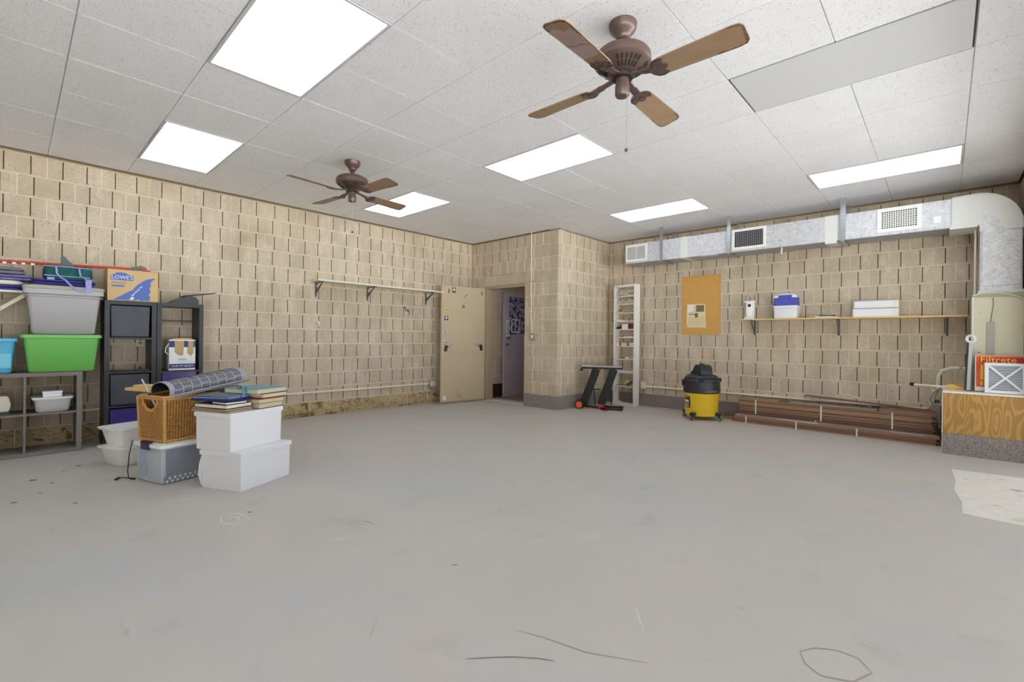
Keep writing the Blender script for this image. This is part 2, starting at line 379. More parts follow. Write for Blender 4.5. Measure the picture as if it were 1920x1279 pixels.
def kd(c, s):
    if s > -5.3: return 'plain' if s > -4.95 else 'filled'
    return 'slot' if c > 11 else rk.choice(['filled', 'slot', 'plain'])
block_wall(wd, 'x', DW, -1, LW, PX, (-5.364, -5.161), holes=((OX0, OX1, 11*CH),), kinds=kd)
part('lintel', MB().box(OX0+.001, OX1-.001, DW, DW+.2, OZ, 11*CH-J), m_block, wd, bevel=.004)
part('jamb_reveal', MB().box(OX1-.004, OX1+.06, DW+.003, DW+.2, 0, OZ), m_block, wd)
wr = structure('wall_right', core((RW+BK, RW+.25, 6.5, BW+.2, 0, H+.15), (RW+BK, RW+.25, SY, -2.9, 0, H+.15), (RW+.002, RW+.25, -2.9, 6.5, 2.62, H+.15)), m_back, 'right-hand block wall with a wide opening added to let daylight in, only a sliver at the edge of the frame', 'wall')  # unseen door-sized opening, added so daylight reaches the ceiling
block_wall(wr, 'y', RW, -1, 6.5, BW, (.1, .3025))
# plain rear wall, and added ground past the right-hand opening that bounces sunlight in; both are outside the frame
structure('wall_rear', core((LW-.25, RW+.25, SY-.2, SY, 0, H+.15)), m_block, 'rear block wall behind the camera', 'wall')
structure('bounce_ground', MB().box(RW+.2501, 80, -60, 60, -.12, -.01), mat('bounce_ground_concrete', (222, 220, 216), .9, var=.04, scale=2, coord='world'), 'pale concrete ground added outside the wall opening to bounce sunlight in', 'ground')
# vestibule behind the doorway
VX0, VX1, VY1 = -6.36, -4.9, 8.6
vb = structure('wall_vestibule', core((VX0-.15, VX0-.001, DW+.2, VY1+.15, -.1, 2.6), (VX0, VX1, VY1, VY1+.15, -.1, 2.6), (PX-.25-.1, PX-.25, DW+.2, VY1, -.1, 2.6), (VX0-.15, PX-.25, DW+.2, VY1+.15, 2.5, 2.65)), m_back,
               'dim block walls of the small vestibule beyond the doorway', 'wall')
block_wall(vb, 'y', VX0+.004, 1, DW+.2, 7.6, (6.1, 6.3), c1=12, kinds=lambda c, s: 'plain')
part('base_strip', MB().box(VX0+.004, VX0+.02, DW+.21, 7.6, 0, .26), m_dkbr, vb)
part('step', MB().box(VX0+.02, VX1+.04, 6.25, 8.6, 0, .012), mat('brown_paint', (128, 112, 98), .7, var=.1, scale=8, coord='world'), fl, label='brown painted floor beyond the doorway')
part('threshold', MB().box(OX0+.06, OX1, DW+.02, DW+.11, 0, .008), m_bare, fl, label='worn pale threshold strip in the doorway')
# base strips
structure('baseboard_back', MB().box(PX+.004, RW-.002, BW-.009, BW-.001, 0, .207), m_carpet2, 'purplish grey painted band along the foot of the back wall', 'baseboard')
structure('baseboard_pillar', MB().box(OX1+.002, PX+.012, DW-.012, DW-.001, 0, .215).box(PX+.001, PX+.012, DW, BW-.01, 0, .215), m_carpet, 'grey carpeted skirting round the foot of the block corner', 'baseboard')
# ceiling: grid lines x = GX + k T, y = GY + k T
T, GX, GY = .6096, -2.3199, 2.0604
cl = structure('ceiling', MB().box(LW-.2, RW+.2, SY, BW+.2, H+.03, H+.15), m_back, 'suspended ceiling of white textured acoustic tiles', 'ceiling')
lights = [(-2, -2), (-2, -6), (2, -2), (2, -6), (6, -2), (6, 2), (-6, -2), (-6, -6), (-6, 2), (-2, 2)]   # (row, column) of each 1 x 2 tile fixture
lit = set(); pan = {(2, 2), (2, 3)}
for u, v in lights: lit |= {(u, v), (u, v+1)}
def clipt(a, b, lo, hi): return max(a, lo), min(b, hi)
g = .002; tc_ = {}
for u in range(-9, 9):
    for v in range(-8, 5):
        x0, x1 = clipt(GX+v*T, GX+(v+1)*T, LW+.012, RW-.012); y0, y1 = clipt(GY+u*T, GY+(u+1)*T, SY, BW-.012)
        if x1-x0 < .05 or y1-y0 < .05 or (u, v) in lit or (u, v) in pan: continue
        if x1 < PX and y1 > DW: 
            if y0 < DW-.05: y1 = DW-.012
            else: continue
        elif x0 < PX and y1 > DW and y0 < DW:
            pass
        w_, d_ = x1-x0-2*g, y1-y0-2*g; key = (round(w_, 3), round(d_, 3))
        if key not in tc_:
            b = MB(); e = .0012
            b.add([(0, 0, .012), (w_, 0, .012), (w_, d_, .012), (0, d_, .012), (e, e, 0), (w_-e, e, 0), (w_-e, d_-e, 0), (e, d_-e, 0)], [(4, 7, 6, 5), (0, 1, 5, 4), (1, 2, 6, 5), (2, 3, 7, 6), (3, 0, 4, 7)])
            tc_[key] = b.mesh('ceiling_tile', m_tile)
        link('ceiling_tile', tc_[key], cl, (x0+g, y0+g, H+random.uniform(0, .001)))
for v in range(-7, 5): part('grid_bar', MB().box(GX+v*T-.012, GX+v*T+.012, SY, BW, H+.010, H+.02), m_tbar, cl)
for u in range(-8, 9): part('grid_bar', MB().box(LW, RW, GY+u*T-.012, GY+u*T+.012, H+.011, H+.021), m_tbar, cl)
p = part('access_panel', MB().box(GX+2*T+.012, GX+4*T-.012, GY+2*T+.012, GY+3*T-.012, H-.002, H+.01), m_panelw, cl, label='smooth grey blank panel in place of a light fixture')
part('panel_shadow_line', MB().box(GX+2*T+.003, GX+4*T-.003, GY+2*T+.003, GY+3*T-.003, H+.006, H+.0095), m_dark, cl)  # dark sheet painting the shadow line around the panel
names = {(-2, -2): 'large glowing ceiling light at the top left, nearest the camera', (-2, -6): 'ceiling light panel over the left wall above the storage shelves', (2, -2): 'ceiling light panel in the middle, beside the near ceiling fan',
         (2, -6): 'ceiling light panel partly behind the far ceiling fan', (6, -2): 'far ceiling light panel above the left half of the duct', (6, 2): 'long ceiling light panel at the right, above the duct',
         (-6, -2): 'ceiling light panel behind the camera, middle column', (-6, -6): 'ceiling light panel behind the camera by the left wall', (-6, 2): 'ceiling light panel behind the camera by the right wall', (-2, 2): 'ceiling light panel directly above the camera'}
for u, v in lights:
    t = thing('ceiling_light', names[(u, v)], 'light', (GX+(v+1)*T, GY+(u+.5)*T, H), group='ceiling light panels')
    X, Y = T-.012, T/2-.012
    b = MB(); b.box(-X-.008, X+.008, -Y-.008, -Y+.008, -.004, .016).box(-X-.008, X+.008, Y-.008, Y+.008, -.004, .016).box(-X-.008, -X+.008, -Y+.008, Y-.008, -.004, .016).box(X-.008, X+.008, -Y+.008, Y-.008, -.004, .016)
    part('frame', b, m_tbar, t)
    part('diffuser', MB().box(-X+.008, X-.008, -Y+.008, Y-.008, .001, .01), m_emit, t)
# floor marks
part('bare_patch', MB().prism([(.055, 5.76), (.075, 5.3), (.062, 4.95), (.10, 4.62), (.095, 4.32), (.30, 4.30), (.58, 4.26), (.585, 5.83)], .0005, .002, 'z'), m_bare, fl, label='pale unpainted patch of concrete by the right wall')
def scratch(pts, w, mtl, lab=None):
    b = MB(); n = len(pts); vs = []
    for i, (x, y) in enumerate(pts):
        d = (Vector(pts[min(i+1, n-1)])-Vector(pts[max(i-1, 0)])).normalized(); nx, ny = -d.y, d.x; ww = w*(.35 if i in (0, n-1) else random.uniform(.7, 1.2))/2
        vs += [(x+nx*ww, y+ny*ww, .0012), (x-nx*ww, y-ny*ww, .0012)]
    b.add(vs, [(2*i, 2*i+1, 2*i+3, 2*i+2) for i in range(n-1)]); return part('scratch', b, mtl, fl, label=lab)

scratch([(-1.243, 1.104), (-1.206, 1.147), (-1.134, 1.223), (-1.059, 1.282), (-1.009, 1.311)], .006, m_scrd, 'dark arc-shaped scrape near the camera')
scratch([(-1.226, 1.345), (-1.119, 1.385), (-.952, 1.427), (-.761, 1.531)], .004, m_scr); scratch([(-1.57, .905), (-1.636, .965), (-1.701, 1.023)], .004, m_scr)
scratch([(-.96, 1.808), (-.902, 1.734), (-.856, 1.683)], .006, m_scrl); scratch([(-2.655, 1.474), (-2.609, 1.495), (-2.544, 1.501)], .007, m_scrd)
scratch([(-1.814, 1.504), (-1.803, 1.518), (-1.793, 1.531)], .012, m_scrd, 'small dark chip on the floor')
scratch([(-.384, 1.974), (-.345, 2.039), (-.284, 2.077), (-.22, 2.078), (-.176, 2.02), (-.217, 1.923), (-.301, 1.881), (-.355, 1.912), (-.384, 1.974)], .007, m_scr, 'brown ring mark near the camera')
scratch([(-3.382, .912), (-3.33, .988), (-3.184, 1.02), (-3.136, .917), (-3.238, .874), (-3.34, .90)], .014, m_scrl, 'pale scuff in front of the white boxes'); scratch([(-3.32, .93), (-3.25, .97), (-3.19, .95)], .02, m_scrl)
for (x, y), r_ in (((-5.2, .12), .03), ((-5.0, .22), .018), ((-4.6, .02), .022), ((-4.75, .15), .014), ((-4.3, .3), .016), ((-5.5, .4), .025), ((-3.3, 1.05), .015), ((-5.35, .3), .012)):
    part('stain', MB().prism([(x+r_*(1.3 if k % 2 else .7)*math.cos(k*.7), y+r_*.8*math.sin(k*.7)) for k in range(9)], .0005, .0012, 'z'), m_scrd, fl)
scratch([(-2.296, 2.809), (-2.233, 2.945), (-2.09, 2.974), (-2.087, 2.819), (-2.196, 2.764), (-2.29, 2.80)], .006, m_scrl)

# ------------------------------------------------------------------ ceiling fans
def make_fan(label, loc, rz):
    t = thing('ceiling_fan', label, 'ceiling fan', loc, rz, 'ceiling fans')     # origin on the ceiling
    part('canopy', MB().lathe([(.0, 0), (.076, 0), (.078, -.006), (.076, -.012), (.074, -.032), (.064, -.048), (.046, -.066), (.038, -.078), (.036, -.086), (.026, -.094), (.016, -.10)], 28), m_fanm, t, smooth=True)
    part('downrod', MB().lathe([(.013, -.09), (.013, -.16)], 14).lathe([(.02, -.098), (.026, -.105), (.018, -.116), (.014, -.12)], 18).lathe([(.02, -.135), (.03, -.15), (.03, -.165)], 18), m_fanm, t, smooth=True)
    mt = part('motor_housing', MB().lathe([(.02, -.148), (.07, -.150), (.115, -.157), (.142, -.170), (.155, -.188), (.157, -.205), (.157, -.226), (.151, -.233), (.140, -.240), (.113, -.260), (.080, -.280), (.05, -.288)], 40), m_fanm, t, smooth=True)
    vb_ = MB()
    for ri, (ra, za, rb, zb, n) in enumerate(((.138, -.2435, .117, -.2592, 32), (.110, -.2642, .083, -.2804, 32))):
        for k in range(n):
            a = 2*math.pi*(k+.5)/n
            if min(abs((a-q*math.pi/2+math.pi) % (2*math.pi)-math.pi) for q in range(4)) < .2: continue
            c, s = math.cos(a), math.sin(a); vb_.bar((ra*c, ra*s, za), (rb*c, rb*s, zb), .0115 if ri == 0 else .0085, .0035)
    part('vent_slots', vb_, m_fand, mt)['kind'] = 'stuff'
    part('flywheel', MB().lathe([(.06, -.284), (.062, -.292), (.058, -.31), (.04, -.312)], 24), m_fand, t, smooth=True)
    part('switch_housing', MB().lathe([(.030, -.305), (.036, -.312), (.036, -.345), (.040, -.352), (.040, -.398), (.034, -.408), (.012, -.412)], 24), m_fanm, t, smooth=True)
    pull = MB().tube([(.03, -.012, -.36), (.038, -.02, -.37), (.04, -.02, -.40), (.04, -.02, -.715)], .0016, 6)
    part('pull_chain', pull, m_steel, t); part('chain_knob', MB().lathe([(.003, 0), (.009, -.006), (.010, -.014), (.005, -.022)], 12, c=(.04, -.02, -.712)), m_fanm, t, smooth=True)
    pit = Matrix.Rotation(R(-12), 3, 'X'); zb = -.322
    for k in range(4):
        rz_ = k*math.pi/2
        # tapered board with clipped corners, pitched about its long axis
        ol = [(.20, -.050), (.235, -.062), (.60, -.072), (.635, -.066), (.65, -.045), (.652, .045), (.637, .066), (.602, .072), (.235, .062), (.20, .050)]
        b = MB(); vs = []
        for zz in (-.003, .003):
            for x, y in ol: vs.append(pit @ Vector((x, y, zz))+Vector((0, 0, zb)))
        n = len(ol); b.add(vs, [list(range(n))[::-1], [n+i for i in range(n)]]+[(i, (i+1) % n, n+(i+1) % n, n+i) for i in range(n)])
        bl = part('blade', b, m_fanw, t, rz=rz_)
        # worn dark rim at the tip
        rim = MB(); tip = [(.55, -.0712), (.602, -.072), (.635, -.066), (.65, -.045), (.652, .045), (.637, .066), (.602, .072), (.50, .0695)]
        for i in range(len(tip)-1):
            (x0, y0), (x1, y1) = tip[i], tip[i+1]; d = Vector((x1-x0, y1-y0)).normalized(); nn_ = Vector((-d.y, d.x)); wv = random.uniform(.008, .020)
            if k == 2: wv *= .8
            q = [(x0, y0), (x1, y1), (x1+nn_.x*wv, y1+nn_.y*wv), (x0+nn_.x*wv*.6, y0+nn_.y*wv*.6)]
            rim.add([pit @ Vector((x, y, -.0036))+Vector((0, 0, zb)) for x, y in q], [(0, 1, 2, 3)])
        part('worn_rim', rim, m_fane, bl)
        # scrolled iron: arm plus a three-lobed plate
        ir = MB(); ir.bar((.055, 0, -.300), (.13, 0, -.315), .032, .010); ir.bar((.125, 0, -.314), (.20, 0, -.328), .045, .008)
        pl = [(.165, -.018), (.178, -.040), (.196, -.056), (.218, -.063), (.242, -.060), (.256, -.050), (.252, -.040), (.240, -.034), (.246, -.022), (.262, -.010), (.268, 0),
              (.262, .010), (.246, .022), (.240, .034), (.252, .040), (.256, .050), (.242, .060), (.218, .063), (.196, .056), (.178, .040), (.165, .018)]
        vs = []; n = len(pl)
        for zz in (-.0075, -.0035):
            for x, y in pl: vs.append(pit @ Vector((x, y, zz))+Vector((0, 0, zb)))
        # fan-triangulated from the plate's middle so the concave outline stays clean
        c0 = len(vs); vs.append(pit @ Vector((.205, 0, -.0075))+Vector((0, 0, zb))); fs = [(c0, (i+1) % n, i) for i in range(n)]+[(i, (i+1) % n, n+(i+1) % n, n+i) for i in range(n)]
        ir.add(vs, fs)
        iron = part('blade_iron', ir, m_fanm, t, rz=rz_)
        gr = MB()
        for sg in (-1, 1):
            pts = [pit @ Vector((x, sg*y, -.0085))+Vector((0, 0, zb)) for x, y in ((.185, .012), (.200, .030), (.196, .046), (.215, .054), (.238, .052))]
            gr.tube(pts, .0022, 5)
        gr.tube([pit @ Vector((x, y, -.0085))+Vector((0, 0, zb)) for x, y in ((.225, -.018), (.215, -.006), (.215, .006), (.225, .018))], .002, 5)
        part('scroll_grooves', gr, m_fand, iron)['kind'] = 'stuff'
    return t
def peel(fan, k):
    bl = [c for c in fan.children if c.name.startswith('blade') and 'iron' not in c.name][k]; pit = Matrix.Rotation(R(-12), 3, 'X')
    for pts in (((.30, -.062), (.585, -.069), (.60, -.03), (.56, .01), (.575, .045), (.50, .066), (.42, .058), (.33, .060), (.305, .0)),):
        part('peeling_patch', MB().add([pit @ Vector((x, y, -.0039))+Vector((0, 0, -.322)) for x, y in pts], [list(range(len(pts)))]), mat('peeled_veneer', (166, 144, 138), .45, var=.1, scale=9), bl, label='pinkish peeled veneer')
    part('peel_edge', MB().tube([pit @ Vector((x, y, -.006))+Vector((0, 0, -.322)) for x, y in ((.425, .060), (.44, .02), (.428, -.02), (.445, -.064))], .0016, 5), m_fane, bl)
fan1 = make_fan('near brown ceiling fan with four worn wooden blades and a pull chain', (-1.344, 2.308, H), R(1)); peel(fan1, 3)
make_fan('smaller-looking far ceiling fan with four brown blades near the left wall', (-4.43, 2.323, H), R(6))

# ------------------------------------------------------------------ duct
DY0, DY1, DZ0, DZ1 = 6.93, 7.33, 2.40, 2.715
d = thing('air_duct', 'long foil-covered air duct with elbow running along the back wall to the air handler', 'duct', (0, 0, 0))
part('duct_run', MB().box(-3.94, .05, DY0, DY1, DZ0, DZ1), [m_foil], d, bevel=.006)
part('duct_bottom', MB().box(-3.93, .04, DY0+.012, DY1-.01, DZ0-.003, DZ0+.002), m_ductb, d, label='plain grey underside of the duct')
# elbow: swept quarter turn in the x-z plane, then the drop
eo = []; xi, zi, xo = .262, DZ0, .585
for k in range(9):
    a = R(90-k*90/8); eo.append((xi-.02+(xo-xi+.02)*math.cos(a), DZ0-.03+(DZ1-DZ0+.05)*math.sin(a)))
eo[0] = (eo[0][0], DZ1+.02)
poly = [(.04, DZ1+.012)]+eo+[(.585, DZ0-.08), (.262, DZ0-.08), (.262, DZ0-.006), (.04, DZ0-.006)]
part('elbow', MB().prism(poly, DY0-.012, DY1+.01), m_mastic, d, bevel=.006, label='white sealed elbow at the right end')
part('drop', MB().box(.268, .578, DY0, DY1, 1.672, DZ0-.07), m_foil, d, bevel=.006)
# torn foil patch showing on the elbow and a seal collar at the foot
part('foil_patch', MB().prism([(.285, DZ0+.13), (.35, DZ0+.12), (.42, DZ0+.0), (.46, DZ0-.09), (.57, DZ0-.09), (.57, 1.75), (.285, 1.75)][:], DY0-.0135, DY0-.005), m_foil, d)
part('seal_collar', MB().box(.255, .59, DY0-.015, DY1+.012, 1.662, 1.70), m_mastic, d, bevel=.005)
part('elbow_cuff', MB().box(.03, .245, DY0-.018, DY1+.012, DZ0-.022, DZ0+.002), m_mastic, d)
for xx, w_ in ((-2.94, .11), (-1.06, .13)): part('mastic_band', MB().box(xx-w_/2, xx+w_/2, DY0-.003, DY1+.003, DZ0-.005, DZ1+.003), m_mastic, d, label='white mastic joint band')
part('mastic_tab', MB().box(-1.12, -1.0, DY0+.0, DY0+.16, DZ0-.03, DZ0-.004), m_mastic, d)
part('patch_label', MB().box(-.10, -.04, DY0-.003, DY0, DZ0+.07, DZ0+.145), m_white, d)
part('tape_seam', MB().box(-2.7, -2.45, DY0-.002, DY0+.1, DZ0-.006, DZ0-.001), m_mastic, d)
for gi, (x0, x1, z0, z1, dk) in enumerate(((-3.93, -3.55, 2.425, 2.70, 0), (-2.24, -1.80, 2.425, 2.712, 1), (-.60, -.20, 2.432, 2.712, 1))):
    fr = MB(); e = .035 if gi != 2 else .042
    fr.box(x0, x1, DY0-.012, DY0-.001, z0, z0+e).box(x0, x1, DY0-.012, DY0-.001, z1-e, z1).box(x0, x0+e, DY0-.012, DY0-.001, z0+e, z1-e).box(x1-e, x1, DY0-.012, DY0-.001, z0+e, z1-e)
    gg = part('grille', fr, m_grille, d, label=['white end grille with fine vertical vanes', 'white grille with dark mesh opening', 'white egg-crate grille nearest the elbow'][gi])
    part('grille_opening', MB().box(x0+e, x1-e, DY0-.003, DY0-.0015, z0+e, z1-e), m_dark if dk else m_inkl, gg)
    bars = MB(); nx = {0: 16, 1: 15, 2: 15}[gi]; bw_ = {0: .0045, 1: .0035, 2: .0075}[gi]
    for k in range(1, nx): xx = x0+e+(x1-x0-2*e)*k/nx; bars.box(xx-bw_/2, xx+bw_/2, DY0-.010, DY0-.0035, z0+e, z1-e)
    if dk:
        for k in range(1, 10): zz = z0+e+(z1-z0-2*e)*k/10; bars.box(x0+e, x1-e, DY0-.0095, DY0-.004, zz-bw_/2, zz+bw_/2)
    else:
        bars.box((x0+x1)/2-.006, (x0+x1)/2+.006, DY0-.011, DY0-.003, z0+e, z1-e)
    part('vanes', bars, m_grille if gi != 1 else m_inkl, gg)['kind'] = 'stuff'
for i, (x, nm) in enumerate(((-3.30, 'leftmost'), (-2.28, 'middle'), (-.935, 'rightmost'))):
    h = thing('duct_hanger', 'galvanised strap hanger around the duct, %s of the three' % nm, 'hanger', (x, 0, 0), group='duct hangers')
    w_ = .045 if i < 2 else .055
    part('strap', MB().box(-w_/2, w_/2, DY0-.024, DY0-.0135, DZ0-.01, H-.002), m_steel, h)
    part('strap', MB().box(-w_/2, w_/2, DY1+.0135, DY1+.022, DZ0-.01, H-.002), m_steel, h)
    part('cradle', MB().bar((0, DY0-.04 if i < 2 else DY0-.024, DZ0-.018), (.0, DY1+.022, DZ0-.018), .04, .012), m_steel, h)
    part('foot_clip', MB().box(-w_/2-.006, w_/2+.006, DY0-.03, DY0-.008, H-.012, H-.001), m_ductb, h)
part('loose_strap', MB().bar((-2.28, DY0-.02, DZ0-.03), (-2.10, DY0+.12, DZ0-.045), .035, .008), m_steel, bpy.data.objects['duct_hanger.001'])
solo('cable_tag', MB().tube([(0, 0, 0), (.006, -.01, -.02), (.0, -.012, -.05), (.004, -.01, -.085)], .010, 6), m_paper, 'small torn paper tag dangling under the duct', 'tag', (-1.62, DY0+.05, DZ0-.004))

# ------------------------------------------------------------------ wall shelf, left
def bracket(px, pz, depth, drop, mtl, parent, y=None, axis='x', w=.024):
    """L bracket: arm under the board and leg down the wall plus a brace"""
ws = thing('wall_shelf', 'white painted wall shelf on three brackets, empty, on the left wall', 'shelf', (LW, 0, 0), group=None)
part('board', MB().box(.004, .285, 2.84, 5.02, 1.905, 1.928), m_offwhite, ws, bevel=.002)
for y in (2.93, 3.73, 4.83):
    b = MB(); b.box(.002, .012, y-.012, y+.012, 1.70, 1.905).box(.002, .24, y-.012, y+.012, 1.895, 1.904)
    b.prism([(.012, 1.74), (.012, 1.80), (.20, 1.893), (.225, 1.893)], y-.002, y+.002)
    part('bracket', b, m_jaw, ws)
for i, (y, z, lb) in enumerate(((2.957, 1.334, 'small capped pipe stub sticking out of the left wall, lower'), (4.40, 1.63, 'small dark hook screwed high on the left wall under the shelf'), (4.47, 1.585, 'small dark hook lower right of its twin on the left wall'))):
    if i == 0: solo('pipe_stub', MB().cyl((0, 0, 0), (.03, 0, 0), .022).cyl((.03, 0, 0), (.05, 0, .0), .013).cyl((.045, 0, .01), (.045, 0, -.06), .006), m_cond, lb, 'pipe', (LW+.001, y, z))
    else: solo('wall_hook', MB().cyl((0, 0, 0), (.012, 0, 0), .018).tube([(.01, 0, 0), (.04, 0, -.005), (.05, 0, -.03), (.045, .005, -.055), (.025, .01, -.06)], .006), m_jaw, lb, 'hook', (LW+.001, y, z), group='wall hooks')
def conduit(name, pts, r, label, straps):
    t = thing(name, label, 'conduit', (0, 0, 0)); part('pipe', MB().tube(pts, r, 10), m_cond, t, smooth=True)
    for p, ax in straps:
        p = Vector(p); b = MB()
        if ax == 'x': b.box(p.x-.012, p.x+.012, p.y-.002, p.y+.012, p.z-.03, p.z+.03)
        elif ax == 'y': b.box(p.x-.012, p.x+.002, p.y-.012, p.y+.012, p.z-.03, p.z+.03)
        else: b.box(p.x-.03, p.x+.03, p.y-.002, p.y+.012, p.z-.012, p.z+.012)
        part('pipe_clip', b, m_cond, t)
    return t
conduit('conduit', [(LW+.016, -1, .345), (LW+.016, 2, .345), (LW+.016, 4.91, .337)], .0145, 'beige painted conduit running low along the left wall', [((LW+.016, y, .342), 'y') for y in (2.7, 3.6, 4.5)])
ob = solo('outlet_box', MB().box(0, .055, -.06, .06, -.06, .06), m_box, 'grey double outlet box at the end of the left wall conduit', 'outlet', (LW+.001, 4.965, .335), bevel=.004)
part('socket', MB().box(.055, .060, -.045, -.008, -.04, .04), m_whitew, ob); part('socket', MB().box(.055, .060, .008, .045, -.04, .04), m_whitew, ob)
ob = solo('outlet_box', MB().box(0, .035, -.035, .035, -.055, .055), m_offwhite, 'cream outlet on the wall seen through the black shelf unit', 'outlet', (LW+.001, .968, 1.063), bevel=.004)
part('socket', MB().box(.035, .038, -.016, .016, -.035, -.006).box(.035, .038, -.016, .016, .006, .035), m_inkl, ob)

# ------------------------------------------------------------------ steel door with stickers
door_o = (-6.222, 5.885, .012); ang = math.atan2(-.9, -.14)      # local +x runs from the hinge to the free edge, +y faces the wall
dr = thing('door_1', 'open beige steel door with stickers, swung back against the left wall', 'door', door_o, ang, kind='structure')
DWd = .905
part('door_leaf', MB().box(0, DWd, -.045, 0, 0, 2.03), m_door, dr, bevel=.002)
# the room sees local +y?  face helper puts things on the side away from the wall
FY = 1
def on(x0, x1, z0, z1, t=.0015): return MB().box(x0, x1, 0, t, z0, z1)
part('bottom_sweep', MB().box(.002, DWd-.002, 0, .004, 0, .03), m_frame, dr)
st = part('sticker', on(.632, .70, 1.90, 2.01), m_blackp, dr, label='black square sticker with a white round emblem')
part('emblem', MB().lathe([(.014, 0), (.024, 0), (.024, .0012), (.014, .0012)], 18, cap=False), m_inkw, st, loc=(.666, .0018, 1.965), rot=(-math.pi/2, 0, 0)); part('emblem', MB().box(.655, .677, .0015, .0028, 1.955, 1.972).box(.648, .684, .0015, .0028, 1.995, 2.003).box(.640, .692, .0015, .0028, 1.906, 1.914), m_inkw, st)
rot_ = Matrix.Rotation(R(38), 3, 'Y')
st = part('sticker', MB().obox((.42, .001, 1.875), (.125, .002, .045), rot_), m_inkw, dr, label='white slanted rectangular sticker'); part('print', MB().obox((.42, .0022, 1.875), (.07, .0012, .012), rot_).obox((.42, .0022, 1.875), (.115, .0006, .036), rot_), m_inkl, st)
st = part('sticker', MB().prism([(.775, 1.585), (.84, 1.585), (.845, 1.615), (.83, 1.63), (.78, 1.627), (.77, 1.61)], 0, .0015), m_yellow, dr, label='yellow sticker'); part('print', on(.785, .83, 1.60, 1.612, .0024), m_blackp, st)
st = part('sticker', on(.776, .85, 1.43, 1.50), m_blackp, dr, label='black sticker with a pale shield'); part('emblem', MB().prism([(.79, 1.487), (.836, 1.487), (.836, 1.465), (.813, 1.442), (.79, 1.465)], .0015, .0026), m_paper, st)
part('sticker', MB().prism([(.80, .045), (.865, .045), (.865, .09), (.85, .12), (.825, .125), (.81, .10)], 0, .0015), m_inkw, dr, label='torn white sticker at the foot')
for x0 in (.456, .482):
    b = MB(); b.box(x0-.008, x0+.008, 0, .004, 1.655, 1.70).box(x0-.012, x0+.012, 0, .0035, 1.655, 1.668).box(x0-.003, x0+.003, 0, .006, 1.70, 1.715); part('bolt_plate', b, m_jaw, dr)
for x0 in (.768, .080): part('cup_hook', MB().box(x0-.008, x0+.008, 0, .004, 1.90, 1.975).tube([(x0, .004, 1.955), (x0, .02, 1.945), (x0, .022, 1.925), (x0, .010, 1.915)], .004, 6), m_jaw, dr)
for z in (1.225, 1.06):
    lk = part('door_lock', MB().lathe([(.030, 0), (.030, .006), (.024, .012), (.014, .014), (.014, .03), (.022, .038), (.024, .05), (.016, .058)], 18), m_chrome, dr, smooth=True, loc=(.826, 0, z), rot=(-math.pi/2, 0, 0), label='chrome knob')
    part('latch_plate', MB().box(DWd, DWd+.002, -.034, -.010, z-.04, z+.04), m_steel, dr)
def pistol(s, x, z, lab):   # barrel towards -s ...
    h = thing('pistol_handle', lab, 'handle', (0, 0, 0), group='pistol-shaped handles'); h.parent = None
    h.matrix_world = dr.matrix_basis.copy()
    part('barrel', MB().box(min(x, x-s*.155), max(x, x-s*.155), .0025, .022, z+.016, z+.038).box(min(x-s*.16, x-s*.06), max(x-s*.16, x-s*.06), .005, .018, z+.004, z+.018), m_chrome, h, bevel=.002)
    part('grip', MB().prism([(x+s*.008, z-.085), (x-s*.036, z-.085), (x-s*.058, z+.015), (x-s*.008, z+.018)], .003, .024), m_blackp, h)
    part('trigger_guard', MB().tube([(x-s*.055, .012, z+.01), (x-s*.062, .012, z-.018), (x-s*.085, .012, z-.018), (x-s*.09, .012, z+.008)], .0035, 6), m_jaw, h)
pistol(1, .845, .975, 'pistol-shaped handle on the free edge of the open door, black grip outward')
pistol(-1, .070, .985, 'pistol-shaped handle on the hinge side of the open door')
part('hinge', MB().cyl((-.004, .004, .2), (-.004, .004, .32), .009, 10), m_frame, dr); part('hinge', MB().cyl((-.004, .004, .98), (-.004, .004, 1.10), .009, 10), m_frame, dr); part('hinge', MB().cyl((-.004, .004, 1.75), (-.004, .004, 1.87), .009, 10), m_frame, dr)
structure('trim_1', MB().box(OX0+.001, OX0+.045, DW+.004, DW+.19, 0, OZ-.001).box(OX0+.001, OX1-.006, DW+.03, DW+.19, 2.035, OZ-.001).box(OX0+.045, OX0+.055, DW+.10, DW+.19, 0, 2.035), m_frame, 'beige steel door frame in the block doorway', 'frame')
# second door
d2 = thing('door_2', 'mauve inner door beyond the doorway with a dark poster on it, ajar', 'door', (-6.205, 6.375, .015), R(91.5), kind='structure')
part('door_leaf', MB().box(0, .88, 0, .04, 0, 2.0), m_lidoor, d2, bevel=.002)
ps = part('poster', MB().box(.14, .72, -.002, 0, 1.20, 1.93), m_paperk, d2, label='dark collage poster with pale ring shapes')
for x0, x1, z0, z1 in ((.20, .44, 1.235, 1.50),): part('print', MB().box(x0, x1, -.0035, -.002, z0, z0+.02).box(x0, x1, -.0035, -.002, z1-.02, z1).box(x0, x0+.02, -.0035, -.002, z0, z1).box(x1-.02, x1, -.0035, -.002, z0, z1).box((x0+x1)/2-.008, (x0+x1)/2+.008, -.0035, -.002, z0, z1), m_inkw, ps)
for r_, cx, cz in ((.10, .26, 1.68), (.05, .30, 1.555)):
    part('ring', MB().lathe([(r_-.014, 0), (r_, 0), (r_, .002), (r_-.014, .002)], 24, cap=False), m_inkl, ps, loc=(cx, -.004, cz), rot=(math.pi/2, 0, 0))
pl = part('notice', MB().box(.055, .125, -.003, 0, 1.15, 1.47), m_inkw, d2, label='narrow white notice with vertical writing')
part('print', MB().box(.075, .105, -.0035, -.003, 1.19, 1.44), m_inkl, pl)
